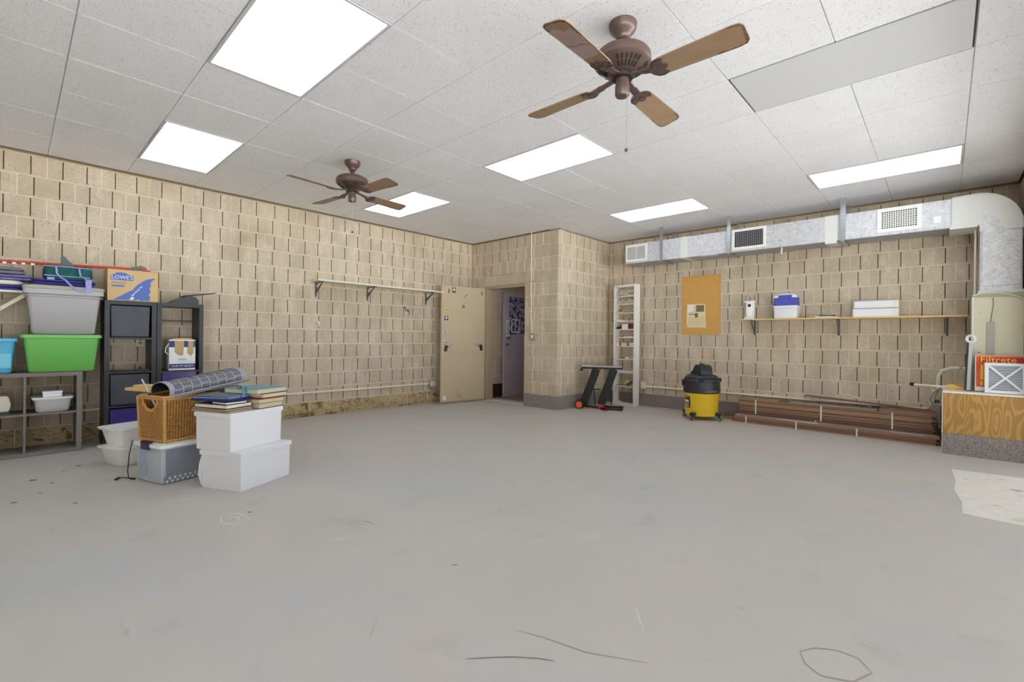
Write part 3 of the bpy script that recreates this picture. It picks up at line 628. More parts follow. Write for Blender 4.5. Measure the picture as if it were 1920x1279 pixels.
for z in (1.0, 1.13): part('door_lock', MB().lathe([(.028, 0), (.028, .006), (.014, .010), (.014, .03), (.024, .04), (.020, .055)], 16), m_jaw, d2, smooth=True, loc=(.07 if z < 1.1 else .10, 0, z), rot=(math.pi/2, 0, 0))
# switch and conduit on the pillar
sb = solo('light_switch', MB().box(-.062, .062, -.05, 0, -.052, .052), m_box, 'grey metal double light switch box on the block corner', 'switch', (-5.045, DW-.001, 1.172), bevel=.004)
part('toggle', MB().box(-.004, .004, -.065, -.05, -.012, .012), m_whitew, sb); part('cover_plate', MB().box(-.055, .055, -.053, -.05, -.046, .046), m_steel, sb); part('toggle_plate', MB().box(-.022, .022, -.056, -.053, -.03, .03), m_whitew, sb)
conduit('conduit', [(-5.115, DW-.014, H-.001), (-5.112, DW-.014, 2.1), (-5.105, DW-.014, 1.45), (-5.085, DW-.018, 1.235)], .0095, 'thin vertical conduit from ceiling to the light switch', [((-5.113, DW-.014, z), 'z') for z in (1.6, 2.3)])
part('ledge', MB().box(-5.24, -4.83, DW-.02, DW-.001, 2.085, 2.108), m_block, wd)


# ------------------------------------------------------------------ grey cube shelf and what is on it
cs = thing('cube_shelf', 'low grey two-row cube shelf along the left wall, under the green tote', 'shelf', (-6.2, .472, 0))
X = -.37; yl, yd = -.77, -.385
part('top_board', MB().box(X, 0, yl, 0, .735, .773), m_greyw, cs, bevel=.002); part('bottom_board', MB().box(X, 0, yl, 0, .0, .038), m_greyw, cs, bevel=.002)
part('side', MB().box(X, 0, -.038, 0, .038, .735), m_greyw, cs); part('side', MB().box(X, 0, yl, yl+.038, .038, .735), m_greyw, cs)
part('divider', MB().box(X+.005, -.004, yd-.008, yd+.008, .038, .735), m_greyw, cs)
for y0, y1 in ((yl+.038, yd-.008), (yd+.008, -.038)): part('shelf', MB().box(X+.005, -.004, y0, y1, .378, .394), m_greyw, cs)
def tote(name, label, cat, loc, rz, w, d, h, taper, mtl, lid=None, rim=.014, rimh=.022, hd=None):
    t = thing(name, label, cat, loc, rz)
    part('tub', MB().tub(0, w, 0, d, 0, h, taper, taper, rim=rim, rimh=rimh), mtl, t, smooth=True)
    if lid:
        part('lid', MB().tub(-rim*1.2, w+rim*1.2, -rim*1.2, d+rim*1.2, h-.012, h+.022, -.002, -.002, rim=.003, rimh=.01, cr=.035, solid=True).tub(.02, w-.02, .02, d-.02, h+.022, h+.034, -.003, -.003, rim=0, rimh=.004, solid=True), lid, t, smooth=True)
    return t
# local x of these totes runs along world y (rz = 90 deg) so their long face looks into the room
tote('storage_tote', 'bright green open-rimmed plastic storage tote on the grey cube shelf', 'storage tote', (-6.175, .07, .776), R(90), .525, .36, .352, .035, m_green, rim=.016, rimh=.03)
gt = tote('storage_tote', 'large light grey plastic tote with lid standing on the green tote', 'storage tote', (-6.180, .085, 1.132), R(90), .52, .37, .43, .042, m_gtote, lid=m_gtlid, rim=.018, rimh=.05)
part('upper_rib', MB().tub(-.006, .526, -.006, .376, .352, .362, 0, 0, rim=.004, rimh=.006, cr=.035, solid=True), m_gtlid, gt, smooth=True)
bt = tote('storage_tote', 'bright blue plastic tote cut off by the left edge, on the grey cube shelf', 'storage tote', (-6.180, -.56, .776), R(90), .585, .36, .315, .022, m_blue, rim=.014, rimh=.028)
part('pale_panel', MB().box(.36, .56, -.004+.014, -.0+.018, .05, .18), m_blue2, bt)
# teal bag with blue cloth on top
def blanket(name, label, cat, loc, w, d, h, mtl, rz=0, seed=1, n=10, layers=2):
    rr = random.Random(seed); b = MB()
    for l in range(layers):
        z0 = h*l/layers; z1 = h*(l+1)/layers-.004; ox, oy = rr.uniform(-.012, .012), rr.uniform(-.012, .012); rs = []
        for k, (sc, zz) in enumerate(((.93, z0), (1.0, z0+(z1-z0)*.25), (1.01, z0+(z1-z0)*.7), (.94, z1), (.6, z1+.003))):
            ring = []
            for j in range(28):
                a = 2*math.pi*j/28; c, s = math.cos(a), math.sin(a)
                sx = math.copysign(abs(c)**.35, c); sy = math.copysign(abs(s)**.35, s); jt = 1+rr.uniform(-.025, .02)
                ring.append((w/2*sx*sc*jt+ox, d/2*sy*sc*jt+oy, zz+rr.uniform(-.004, .004)*(k > 0)))
            rs.append(ring)
        b.rings(rs)
    return solo(name, b, mtl, label, cat, loc, rz, smooth=True)
blue1 = blanket('folded_cloth', 'royal blue rumpled cloth spread on the lid of the light grey tote', 'cloth', (-6.36, .355, 1.606), .30, .44, .05, m_blcloth, seed=4)
tb = blanket('cooler_bag', 'dark teal soft cooler bag lying on the blue cloth above the grey tote', 'bag', (-6.40, .365, 1.664), .26, .345, .135, m_teal, seed=8, layers=1)
part('piping', MB().tube([(.125, -.165, .118), (.132, 0, .122), (.125, .165, .118)], .005, 6).tube([(.13, -.16, .03), (.136, 0, .028), (.13, .16, .03)], .005, 6), m_strap, tb, label='lighter teal piping')
part('handle', MB().tube([(.132, -.08, .11), (.145, -.075, .05), (.175, -.05, .01), (.225, -.02, -.015), (.262, .01, -.06), (.264, .05, -.105), (.266, .095, -.118), (.264, .13, -.085), (.262, .14, -.03), (.21, .12, .012), (.150, .09, .04), (.132, .08, .11)], .008, 6), m_strap, tb, smooth=True, label='blue webbing carry strap')
part('strap', MB().box(.256, .266, .118, .162, -.125, -.01).box(.14, .26, .118, .160, -.006, .004), m_strap, tb, label='pale lilac strap end')
part('strap', MB().box(.11, .15, -.14, -.09, -.03, .01), m_strap, tb)
# wall shelf at the far left with cloths, and its bracket
wsl = thing('wall_shelf', 'beige wall shelf at the left edge of the frame, heaped with cloths', 'shelf', (LW, 0, 0))
part('board', MB().box(.004, .30, -1.1, .11, 1.515, 1.535), m_offwhite, wsl)
part('bracket', MB().bar((.235, .10, 1.512), (.20, -.42, 1.05), .045, .03).box(.002, .26, .085, .115, 1.49, 1.514), m_offwhite, wsl, label='beige diagonal brace')
blanket('folded_cloth', 'royal blue folded cloth at the bottom of the heap at the left edge', 'cloth', (-6.42, -.13, 1.537), .24, .40, .045, m_blcloth, seed=11)
blanket('folded_cloth', 'white folded cloth in the middle of the heap at the left edge', 'cloth', (-6.42, -.14, 1.586), .24, .42, .040, m_paper, seed=12, layers=1)
blanket('folded_cloth', 'lilac folded cloth in the upper part of the heap at the left edge', 'cloth', (-6.42, -.10, 1.630), .24, .46, .05, m_lilac, seed=13)
blanket('folded_cloth', 'grey folded cloth topping the heap at the left edge', 'cloth', (-6.42, -.14, 1.684), .24, .44, .065, m_gcloth, seed=14)
# cardboard box on the black unit with printed road
cb = thing('cardboard_box', 'tan cardboard moving box printed with a blue road, on the black shelf unit', 'box', (-6.25, .655, 1.487))
part('carton', MB().box(-.30, 0, 0, .412, 0, .318), m_card, cb, bevel=.003)
part('flap_seam', MB().box(-.30, .0, .0, .412, .318, .3195), m_card, cb)
def yz(poly, x0, x1): return MB().prism(poly, x0, x1, 'x')
part('print', yz([(.025, .21), (.205, .21), (.205, .262), (.175, .264), (.14, .285), (.105, .29), (.07, .285), (.05, .266), (.025, .262)], 0, .0012), m_ink, cb, label='blue shop logo badge')
text('lettering', "LOWE'S", .052, m_inkw, cb, (.0016, .115, .237), (R(90), 0, R(90)), sx=.95)
road = part('print', yz([(.045, .008), (.11, .055), (.165, .095), (.20, .115), (.225, .16), (.285, .215), (.325, .24), (.375, .252), (.385, .245), (.36, .225), (.345, .195), (.35, .165), (.335, .14), (.35, .11), (.33, .075), (.345, .045), (.335, .008), (.26, .008), (.245, .022), (.225, .008)], 0, .0012), m_ink, cb, label='blue curving road')
for y0, z0, y1, z1 in ((.195, .055, .215, .08), (.218, .088, .235, .108), (.24, .115, .256, .132), (.262, .142, .276, .158)):
    part('dash', yz([(y0-.008, z0), (y0+.008, z0), (y1+.004, z1), (y1-.004, z1)], .0012, .002), m_inkw, road)
part('dash', yz([(.17, .014), (.205, .014), (.212, .04), (.19, .045)], .0012, .002), m_inkw, road)
part('print', MB().box(0, .0012, .03, .145, .172, .184).box(0, .0012, .03, .145, .188, .192), m_inkl, cb, label='faint grey print lines'); part('print', MB().box(0, .0012, .03, .13, .142, .158), m_ink, cb)
# red bar clamp above
rc = thing('bar_clamp', 'long red bar clamp with dark grey jaws laid along the wall over the boxes', 'clamp', (-6.40, 0, 0))
part('bar', MB().tube([(0, -.9, 1.768), (0, -.05, 1.802), (0, .5, 1.822), (0, .985, 1.842)], .0130, 8), m_red, rc, smooth=True)
rk_ = MB()
for k in range(7): part('tooth', MB().box(-.012, .012, -.24+k*.06, -.215+k*.06, 1.774+k*.0022, 1.792+k*.0022), m_inkw, rc)
part('fixed_jaw', MB().prism([(.32, 1.80), (.42, 1.81), (.40, 1.838), (.375, 1.86), (.355, 1.895), (.335, 1.905), (.322, 1.89), (.325, 1.85)], -.016, .016, 'x'), m_jaw, rc, bevel=.003)
part('sliding_jaw', MB().prism([(.83, 1.825), (.87, 1.822), (.935, 1.835), (.985, 1.83), (.99, 1.85), (.965, 1.875), (.945, 1.862), (.94, 1.885), (.925, 1.872), (.89, 1.862), (.86, 1.858)], -.018, .018, 'x'), m_jaw, rc, bevel=.003)
part('handle', MB().tube([(.0, .90, 1.85), (.01, .96, 1.835), (.012, 1.02, 1.822)], .012, 8), m_red, rc, smooth=True)
# ------------------------------------------------------------------ black shelf units
def black_unit(y0, y1, label, shelves, thick=.020):
    t = thing('shelf_unit', label, 'shelf', (-6.25, y0, 0), group=None); w = y1-y0; D = -.32; tp = .04
    part('top_board', MB().box(D, 0, 0, w, 1.445, 1.485), m_black, t, bevel=.002); part('bottom_board', MB().box(D, 0, tp, w-tp, .0, .035), m_black, t)
    part('side', MB().box(D, 0, 0, tp, 0, 1.445), m_black, t); part('side', MB().box(D, 0, w-tp, w, 0, 1.445), m_black, t)
    for z, th, d0 in shelves: part('shelf', MB().box(D, d0, tp, w-tp, z-th, z), m_black, t)
    return t
black_unit(.636, 1.056, 'tall narrow black shelf unit, the left one of the pair', ((1.105, .018, -.004), (.752, .018, -.004), (.400, .018, -.004)))
black_unit(1.062, 1.486, 'tall narrow black shelf unit, the right one of the pair, partly empty', ((1.305, .014, -.24), (.745, .018, -.004), (.400, .018, -.004)))
def fbin(label, y0, y1, z0, h, mtl, lipz=True):
    t = thing('storage_bin', label, 'bin', (-6.27, y0, z0), group=None); w = y1-y0
    part('body', MB().tub(-.30, 0, 0, w, 0, h, .006, .006, rim=.0, rimh=.01, cr=.008), mtl, t)
    part('lip', MB().box(-.002, .007, .004, w-.004, h-.058, h-.046).box(-.002, .005, .004, w-.004, h-.01, h), mtl, t)
    return t
fbin('charcoal plastic bin in the top compartment of the left black unit', .684, 1.004, 1.107, .325, m_bin)
fbin('charcoal bin in the third compartment of the left black unit', .684, 1.004, .402, .32, m_bin)
fbin('glossy indigo bin at the bottom of the left black unit', .684, 1.004, .037, .33, m_purple)
fbin('indigo bin in the right black unit behind the basket', 1.112, 1.434, .402, .33, m_purple)
fbin('indigo bin at the bottom of the right black unit, hidden behind the basket', 1.112, 1.434, .037, .33, m_purple)
solo('clamp', MB().prism([(0, 0), (.11, 0), (.11, .018), (.05, .022), (.04, .045), (.025, .045), (.02, .02), (0, .015)], -.03, .03, 'x'), m_blackp, 'small black clamp lying on the middle shelf of the left black unit', 'clamp', (-6.32, .90, .753), bevel=.003)
lb = thing('carton', 'white, navy and gold drinks carton with a string handle on the right black unit', 'box', (-6.27, 1.172, .747))
part('carton_body', MB().box(-.22, 0, 0, .245, 0, .335), m_inkw, lb, bevel=.004)
part('print', yz([(.002, .02), (.243, .02), (.243, .07), (.002, .07)], 0, .0015), mat('navy_print', (52, 62, 116), .6), lb, label='navy band with white letters')
text('lettering', 'OUR MY BODY', .030, m_inkw, lb, (.002, .122, .045), (R(90), 0, R(90)), sx=1.0)
for k, (a, b_, z0, z1) in enumerate(((.0, .05, .255, .325), (.135, .175, .255, .325), (.225, .245, .255, .325))): part('print', yz([(a, z0), (b_, z0), (b_, z1), (a, z1)], 0, .0014), bpy.data.materials['navy_print'], lb)
part('print', yz([(.05, .20), (.09, .16), (.13, .165), (.135, .325), (.05, .325)], 0, .0013), m_tan, lb, label='gold glass shape'); part('print', yz([(.165, .19), (.20, .155), (.225, .19), (.225, .325), (.175, .325)], 0, .0013), m_tan, lb)
text('lettering', 'LINGE', .028, m_inkl, lb, (.002, .122, .12), (R(90), 0, R(90)))
part('flap', MB().prism([(0, .335), (.05, .352), (.12, .356), (.20, .352), (.245, .335)], -.20, -.01, 'x'), m_card, lb, label='tan top flap')
part('string', MB().tube([(.004, -.01, .18), (.006, -.035, .20), (.006, -.03, .25), (.002, -.005, .29), (-.01, .01, .31)], .005, 6), m_paper, lb)
# black tray and wedge on top of right unit
bk = thing('folded_stand', 'black folded wedge-shaped stand on top of the right black unit', 'stand', (-6.42, 1.15, 1.487))
part('base_wedge', MB().prism([(.03, 0), (.30, 0), (.30, .05), (.27, .085), (.20, .095), (.10, .05)], -.12, .12, 'x'), m_blackp, bk)
part('top_plate', MB().prism([(.17, .088), (.47, .142), (.472, .150), (.17, .098)], -.13, .13, 'x'), m_blackp, bk, bevel=.001)
# things inside the cube shelf
wb2 = thing('appliance', 'white boxy appliance with a dark base in the left cube of the grey shelf', 'appliance', (-6.26, -.26, .394))
part('body', MB().prism([(-.02, .03), (.25, .03), (.262, .09), (.245, .17), (-.02, .17)], -.22, 0, 'x'), m_offwhite, wb2, bevel=.006); part('base', MB().box(-.22, .004, -.02, .255, 0, .03), m_blackp, wb2)
cbx = tote('storage_box', 'small clear plastic box of orange odds and ends in the grey cube shelf', 'storage box', (-6.225, .145, .395), R(90), .255, .26, .125, .014, m_clear, rim=.008, rimh=.012)
part('lid', MB().tub(-.012, .267, -.012, .272, .118, .14, -.002, -.002, rim=.003, rimh=.008, cr=.02, solid=True), m_clearw, cbx, smooth=True, label='milky white lid')
rr = random.Random(2); st_ = MB()
for k in range(34):
    x, y, z = rr.uniform(.04, .21), rr.uniform(.03, .2), rr.uniform(.012, .07); st_.obox((x, y, z), (.05, .012, .02), Matrix.Rotation(rr.uniform(0, 3), 3, 'Z') @ Matrix.Rotation(rr.uniform(-.6, .6), 3, 'X'))
tag(part('craft_bits', st_, m_orange, None, loc=(-6.225, .145, .395), rz=R(90)), 'jumble of orange bits inside the clear box', 'odds and ends', kind='stuff')
part_ = solo('small_box', MB().box(-.14, 0, 0, .13, 0, .05), m_white, 'small white box on the lid of the clear plastic box', 'box', (-6.25, .205, .537), bevel=.004)
part('lid', MB().box(-.143, .003, -.003, .133, .038, .054), m_white, part_)

# ------------------------------------------------------------------ foreground cluster
def boxbin(label, loc, rz, w, d, h, lid=False, lean=0):
    t = thing('storage_box', label, 'storage box', loc, rz, 'white lidless storage boxes')
    b = MB(); th = .004
    b.rings([[(-w+.004, .004, 0), (-.004, .004, 0), (-.004, d-.004, 0), (-w+.004, d-.004, 0)], [(-w, 0, h), (0, 0, h), (0, d, h), (-w, d, h)], [(-w+th, th, h), (-th, th, h), (-th, d-th, h), (-w+th, d-th, h)], [(-w+th, th, .006), (-th, th, .006), (-th, d-th, .006), (-w+th, d-th, .006)]])
    part('tub', b, m_white, t, bevel=.0035)
    r = MB(); e = .009
    r.box(-w-e, e, -e, 0, h-.032, h+.002).box(-w-e, e, d, d+e, h-.032, h+.002).box(-w-e, -w, 0, d, h-.032, h+.002).box(0, e, 0, d, h-.032, h+.002)
    part('rim', r, m_white, t, bevel=.002)
    if lid: part('lid', MB().box(-w+.002, -.002, .002, d-.002, h-.004, h+.0025), m_white, t)
    return t
b1 = boxbin('white plastic storage box on the floor, the lower of the stacked pair', (-3.757, 1.135, 0), R(26.2), .375, .475, .281, lid=True)
part('buckled_flap', MB().prism([(.004, .02), (.11, .02), (.09, .27), (.012, .25), (-.012, .18), (-.02, .10)], -.383, -.377, 'x'), m_white, b1)
b2 = boxbin('white plastic storage box stacked on top, holding up the pile of albums', (-3.83, 1.085, .2845), R(23.4), .352, .462, .279, lid=True)
# grey translucent tote
gr = thing('storage_tote', 'translucent grey tote with a paw print border and plum latch, under the wicker basket', 'storage tote', (-4.345, .772, 0), R(17.5))
part('tub', MB().tub(-.345, 0, 0, .50, 0, .285, .006, .008, rim=.004, rimh=.012, cr=.012), [m_mist], gr)
part('contents_panel', MB().prism([(.035, .02), (.47, .02), (.475, .262), (.03, .262)], -.001, .0018, 'x'), m_mistd, gr, label='darker grey contents showing through the long side')
part('lid', MB().tub(-.357, .012, -.012, .512, .268, .300, -.002, -.002, rim=.002, rimh=.01, cr=.02, solid=True).tub(-.335, -.01, .012, .49, .300, .312, .0, .0, rim=0, rimh=.004, solid=True), m_clearw, gr, smooth=True, label='milky white lid')
part('latch', MB().box(-.245, -.135, -.02, -.006, .255, .318).box(-.245, -.135, -.02, .03, .309, .319), m_latch, gr, bevel=.004, label='plum plastic latch')
pw = part('paw_border', MB().box(0, .0026, .02, .485, .006, .058), m_mistd, gr, label='band of white paw prints')
pp = MB(); rr = random.Random(5)
def disc(b, y, z, r, x=.0032, n=8):
    b.add([(x, y+r*math.cos(2*math.pi*k/n), z+r*math.sin(2*math.pi*k/n)) for k in range(n)], [list(range(n))])
for row in range(2):
    for k in range(12):
        y = .04+k*.037+row*.018; z = .018+row*.024
        if y > .47: continue
        disc(pp, y, z-.002, .0072)
        for a in (-50, -15, 20, 55): disc(pp, y+.010*math.sin(R(a)), z-.002+.011*math.cos(R(a)), .0030, n=6)
part('paw_prints', pp, m_inkw, pw)['kind'] = 'stuff'
part('side_contents', MB().prism([(-.30, .05), (-.20, .05), (-.20, .25), (-.30, .25)], -.0012, .004, 'y'), mat('bluish_contents', (160, 178, 198), .4), gr)
# wicker basket: stakes and horizontal weave
bs = thing('wicker_basket', 'honey brown rectangular wicker basket with side handles, on the grey tote', 'basket', (-4.36, .795, .314), R(19))
bs.location.z = .318
BWx, BD, BH = .315, .40, .352
def bring(z, grow=0.0, off=0): 
    t = .012*(z/BH)+off; x0, x1, y0, y1 = -BWx-t, t, -t, BD+t
    return x0, x1, y0, y1
wv = MB(); NR = 32
for k in range(NR):
    z = .012+k*(BH-.03)/NR; x0, x1, y0, y1 = bring(z); n = 0; pts = []
    for (xa, ya, xb, yb) in ((x0, y0, x1, y0), (x1, y0, x1, y1), (x1, y1, x0, y1), (x0, y1, x0, y0)):
        ln = math.hypot(xb-xa, yb-ya); m_ = int(ln/.021); nx_, ny_ = (yb-ya)/ln, -(xb-xa)/ln
        for j in range(m_):
            f = j/m_; s = .0042*(1 if (j+k) % 2 else -1)*(j > 0); pts.append((xa+(xb-xa)*f+nx_*s, ya+(yb-ya)*f+ny_*s, z))
    # skip strands where the end-grip opening is, on the near short side
    hole = z > BH-.105 and z < BH-.025
    segs = [pts] 
    if hole:
        hw = .085*math.sqrt(max(0, 1-((BH-.025-z)/.085)**2)); a = [i for i, p in enumerate(pts) if abs(p[1]-y0) < .01 and abs(p[0]+BWx/2) < hw]
        if a: segs = [pts[:a[0]], pts[a[-1]+1:]]
    for sg in segs:
        if len(sg) > 2: wv.tube(sg, .0046, 4)
part('weave', wv, m_wick, bs)['kind'] = 'stuff'
sk = MB()
x0, x1, y0, y1 = bring(0)
for (xa, ya, xb, yb) in ((x0, y0, x1, y0), (x1, y0, x1, y1), (x0, y1, x0, y0), (x1, y1, x0, y1)):
    ln = math.hypot(xb-xa, yb-ya); m_ = int(ln/.021); nx_, ny_ = (yb-ya)/ln, -(xb-xa)/ln
    for j in range(1, m_):
        f = j/m_; x, y = xa+(xb-xa)*f, ya+(yb-ya)*f; top = BH-.02
        if abs(ya-yb) < .01 and ya == y0 and abs(x+BWx/2) < .085: top = BH-.025-.085*math.sqrt(max(0, 1-((x+BWx/2)/.085)**2))
        sk.cyl((x, y, 0), (x+nx_*.012*top/BH, y+ny_*.012*top/BH, top), .0048, 4)
part('stakes', sk, m_wickl, bs)['kind'] = 'stuff'
for (cx, cy) in ((x0, y0), (x1, y0), (x1, y1), (x0, y1)):
    sx = 1 if cx > -.1 else -1; sy = 1 if cy > .1 else -1
    part('corner_post', MB().cyl((cx, cy, 0), (cx+sx*.012, cy+sy*.012, BH-.01), .012, 8), m_wickl, bs)
rm = MB()
X0, X1, Y0, Y1 = bring(BH); e = .02
def loop(z, r, b, o=0): b.tube([(X0-o, Y0+e, z), (X0-o, Y1-e, z), (X0+e, Y1+o, z), (X1-e, Y1+o, z), (X1+o, Y1-e, z), (X1+o, Y0+e, z), (X1-e, Y0-o, z), (X0+e, Y0-o, z), (X0-o, Y0+e, z)], r, 8)
loop(BH-.008, .0105, rm); loop(BH-.024, .008, rm, .002)
part('rim', rm, m_wickl, bs, smooth=True)
fo = MB(); X0, X1, Y0, Y1 = bring(0); loop(.008, .010, fo, .003); part('foot_braid', fo, m_wickl, bs, smooth=True)
X0, X1, Y0, Y1 = bring(BH)
hd = MB()
for o in (0, .012): hd.tube([(-BWx/2+.095*math.cos(R(a)), Y0-.006, BH-.022+(.088+o)*math.sin(R(a))) for a in range(180, 361, 20)], .0065, 6)
part('handle_grip', hd, m_wickl, bs, smooth=True)
part('base', MB().box(-BWx, 0, 0, BD, .003, .012), m_wick, bs)
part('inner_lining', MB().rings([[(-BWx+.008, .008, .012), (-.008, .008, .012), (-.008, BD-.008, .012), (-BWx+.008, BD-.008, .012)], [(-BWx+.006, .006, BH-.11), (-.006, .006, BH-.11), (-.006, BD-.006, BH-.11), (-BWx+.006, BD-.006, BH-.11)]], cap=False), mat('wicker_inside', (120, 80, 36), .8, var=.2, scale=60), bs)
bf = solo('basket_contents', MB().box(-.29, -.02, .025, .37, .02, .21), mat('dark_contents', (70, 62, 60), .9, var=.5, scale=30, bump=1, bscale=30), 'dark jumble filling the wicker basket below the rim', 'odds and ends', (-4.36, .795, .314), R(19))
# rubber mat draped in an arch
ma = thing('rubber_mat', 'rolled grey and black door mat with a basket-weave pattern, arched in the wicker basket', 'mat', (-4.373, .833, .318), R(19))
prof = []
for k in range(13):
    a = R(205-k*18.5); prof.append((-.135+.125*math.cos(a), .385+.068*math.sin(a)+(.0 if k < 9 else (k-8)*-.002)))
prof += [(.012, .355), (.045, .345)]
def matY(a, z, t): return (a, t, z)
vs = []; fs = []; n = len(prof); ny = 2
ysp = (.0, .60)
b = MB()
for off in (0, -.006):
    for yv in ysp:
        for i, (x, z) in enumerate(prof):
            p0 = Vector(prof[max(0, i-1)]); p1 = Vector(prof[min(n-1, i+1)]); d_ = (p1-p0).normalized(); nrm = Vector((-d_.y, d_.x)); nrm = nrm if nrm.y > 0 or i < 4 else nrm
            sk_ = (yv/.60)*.03
            vs.append((x+nrm.x*off+sk_, yv, z+nrm.y*off+(yv/.60)*.085))
idx = lambda o, y, i: (o*2+y)*n+i
for i in range(n-1):
    fs.append((idx(0, 0, i), idx(0, 0, i+1), idx(0, 1, i+1), idx(0, 1, i))); fs.append((idx(1, 0, i), idx(1, 1, i), idx(1, 1, i+1), idx(1, 0, i+1)))
    fs.append((idx(0, 0, i), idx(1, 0, i), idx(1, 0, i+1), idx(0, 0, i+1))); fs.append((idx(0, 1, i), idx(0, 1, i+1), idx(1, 1, i+1), idx(1, 1, i)))
fs.append((idx(0, 0, 0), idx(0, 1, 0), idx(1, 1, 0), idx(1, 0, 0))); fs.append((idx(0, 0, n-1), idx(1, 0, n-1), idx(1, 1, n-1), idx(0, 1, n-1)))
b.add(vs, fs); part('sheet', b, [m_mat_k], ma, smooth=True)
# pattern bars on the outside of the arch: arclength parameter s, length parameter t
acc = [0]
for i in range(n-1): acc.append(acc[-1]+(Vector(prof[i+1])-Vector(prof[i])).length)
def mpt(s, t, o=.0012):
    s = min(max(s, 0), acc[-1]-1e-4); i = max(j for j in range(n-1) if acc[j] <= s); f = (s-acc[i])/(acc[i+1]-acc[i]); p = Vector(prof[i]).lerp(Vector(prof[i+1]), f); d_ = (Vector(prof[i+1])-Vector(prof[i])).normalized(); nr = Vector((-d_.y, d_.x)); y = t*.60
    return Vector((p.x+nr.x*o+t*.03, y, p.y+nr.y*o+t*.085))
pb = MB(); S = acc[-1]
def mbar(s0, s1, t0, t1, o=.0012):
    k = 3; 
    for q in range(k):
        a, c_ = s0+(s1-s0)*q/k, s0+(s1-s0)*(q+1)/k
        pb.add([mpt(a, t0, o), mpt(c_, t0, o), mpt(c_, t1, o), mpt(a, t1, o)], [(0, 1, 2, 3)])
cell = .052
for i in range(int((S-.04)/cell)):
    for j in range(8):
        s0 = .02+i*cell; t0 = .055+j*.112
        if (i+j) % 2:
            for q in range(4): mbar(s0+.004+q*.012, s0+.010+q*.012, t0, t0+.095)
        else:
            for q in range(4): mbar(s0+.002, s0+.046, t0+.004+q*.025, t0+.016+q*.025)
mbar(.002, .010, .0, 1); mbar(S-.012, S-.004, 0, 1)
part('raised_pattern', pb, m_mat_d, ma, label='black basket-weave bars')
part('underside', MB().rings([[mpt(s, 0, -.007) for s in [S*q/14 for q in range(15)]], [mpt(s, 1, -.007) for s in [S*q/14 for q in range(15)]]], closed=False, cap=False), m_mat_d, ma)
# pine boards behind the basket
pb1 = solo('pine_board', MB().box(-.42, 0, 0, .14, 0, .024), m_pine, 'short pale pine board laid behind the basket on the clear tubs', 'board', (-4.645, .80, .672), R(22), bevel=.002)
solo('pine_board', MB().box(-.36, 0, 0, .10, 0, .02), m_pine, 'second pine board lying on the first behind the basket', 'board', (-4.675, .87, .698), R(30), bevel=.002)
solo('dark_box', MB().box(-.40, 0, 0, .42, 0, .03), m_blackp, 'dark box behind the basket carrying the pine boards', 'box', (-4.74, 1.13, .36), R(17), bevel=.004).scale.z = 10.0
wd_ = thing('metal_rod', 'thin silver rod with a dark ferrule leaning out of the wicker basket', 'rod', (-4.36, .795, .318), R(19))
part('shaft', MB().tube([(-.10, .014, .22), (-.245, -.03, .475)], .006, 8), m_chrome, wd_); part('ferrule', MB().tube([(-.165, -.006, .335), (-.185, -.012, .37)], .009, 8), m_blackp, wd_)
# clear tubs behind
def tub_clear(label, z, sc=1.0, dx=0):
    t = thing('storage_box', label, 'storage box', (-5.16+dx, .63, z), R(20), 'clear tubs behind the basket')
    part('tub', MB().tub(-.30, 0, 0, .34, 0, .155, .03, .03, rim=.010, rimh=.014), m_clearw, t, smooth=True)
    part('lid', MB().tub(-.32, .02, -.02, .36, .145, .165, -.004, -.004, rim=.004, rimh=.01, cr=.05, solid=True), m_clearw, t, smooth=True); return t
tub_clear('milky clear tub on the floor behind the paw print tote', 0); tub_clear('milky clear tub stacked on its twin behind the basket', .167, dx=.01)
# cord on the floor
co = thing('power_cord', 'black cord with a small plug trailing on the floor beside the tote', 'cord', (0, 0, 0))
part('cable', MB().tube([(-4.76, .66, .30), (-4.765, .64, .18), (-4.75, .63, .06), (-4.70, .63, .012), (-4.66, .655, .005), (-4.68, .67, .005), (-4.74, .64, .005), (-4.80, .60, .005), (-4.78, .575, .005)], .0035, 6), m_cablek, co, smooth=True)
part('plug', MB().cyl((-4.785, .582, .009), (-4.745, .558, .009), .009, 8), m_cablek, co)
# ------------------------------------------------------------------ pile of albums and binders on the upper white box
def book(label, x, y, z, w, d, h, rz, cover, pages=None, tilt=0, cat='album', name='photo_album', ring=False, th=.003):
    t = thing(name, label, cat, (x, y, z), rot=(0, tilt, rz), group=None)
    cv = MB().box(-w/2, w/2, -d/2, d/2, 0, th).box(-w/2, w/2, -d/2, d/2, h-th, h).box(-w/2, -w/2+th, -d/2, d/2, th, h-th)
    part('cover', cv, cover, t, bevel=.001)
    part('pages', MB().box(-w/2+th+.001, w/2-.006, -d/2+.006, d/2-.006, th, h-th), pages or m_pages, t)
    if ring:
        sp = MB()
        for k in range(14): yy = -d/2+.02+k*(d-.04)/13; sp.lathe([(.0001, 0)], 3) if False else sp.tube([(-w/2+.008*math.cos(R(a)), yy, h/2+(h/2+.003)*math.sin(R(a))) for a in range(0, 361, 45)], .0014, 4)
        part('spiral_binding', sp, m_chrome, t)
    return t
Z = .568
A0 = R(23.4)
def loc(u, v): c, s = math.cos(A0), math.sin(A0); return (-3.83+u*c-v*s, 1.085+u*s+v*c)
x, y = loc(-.20, .110)
m_taupe = mat('taupe_cover', (112, 104, 94), .6)
book('thin red and gold folder at the bottom of the pile, sticking out left', x-.03, y, Z, .36, .225, .012, A0+R(2), m_gold)
book('flat black portfolio under the grey album, front left of the pile', x-.03, y-.005, Z+.0135, .37, .225, .014, A0-R(2), m_blackp, m_pages)
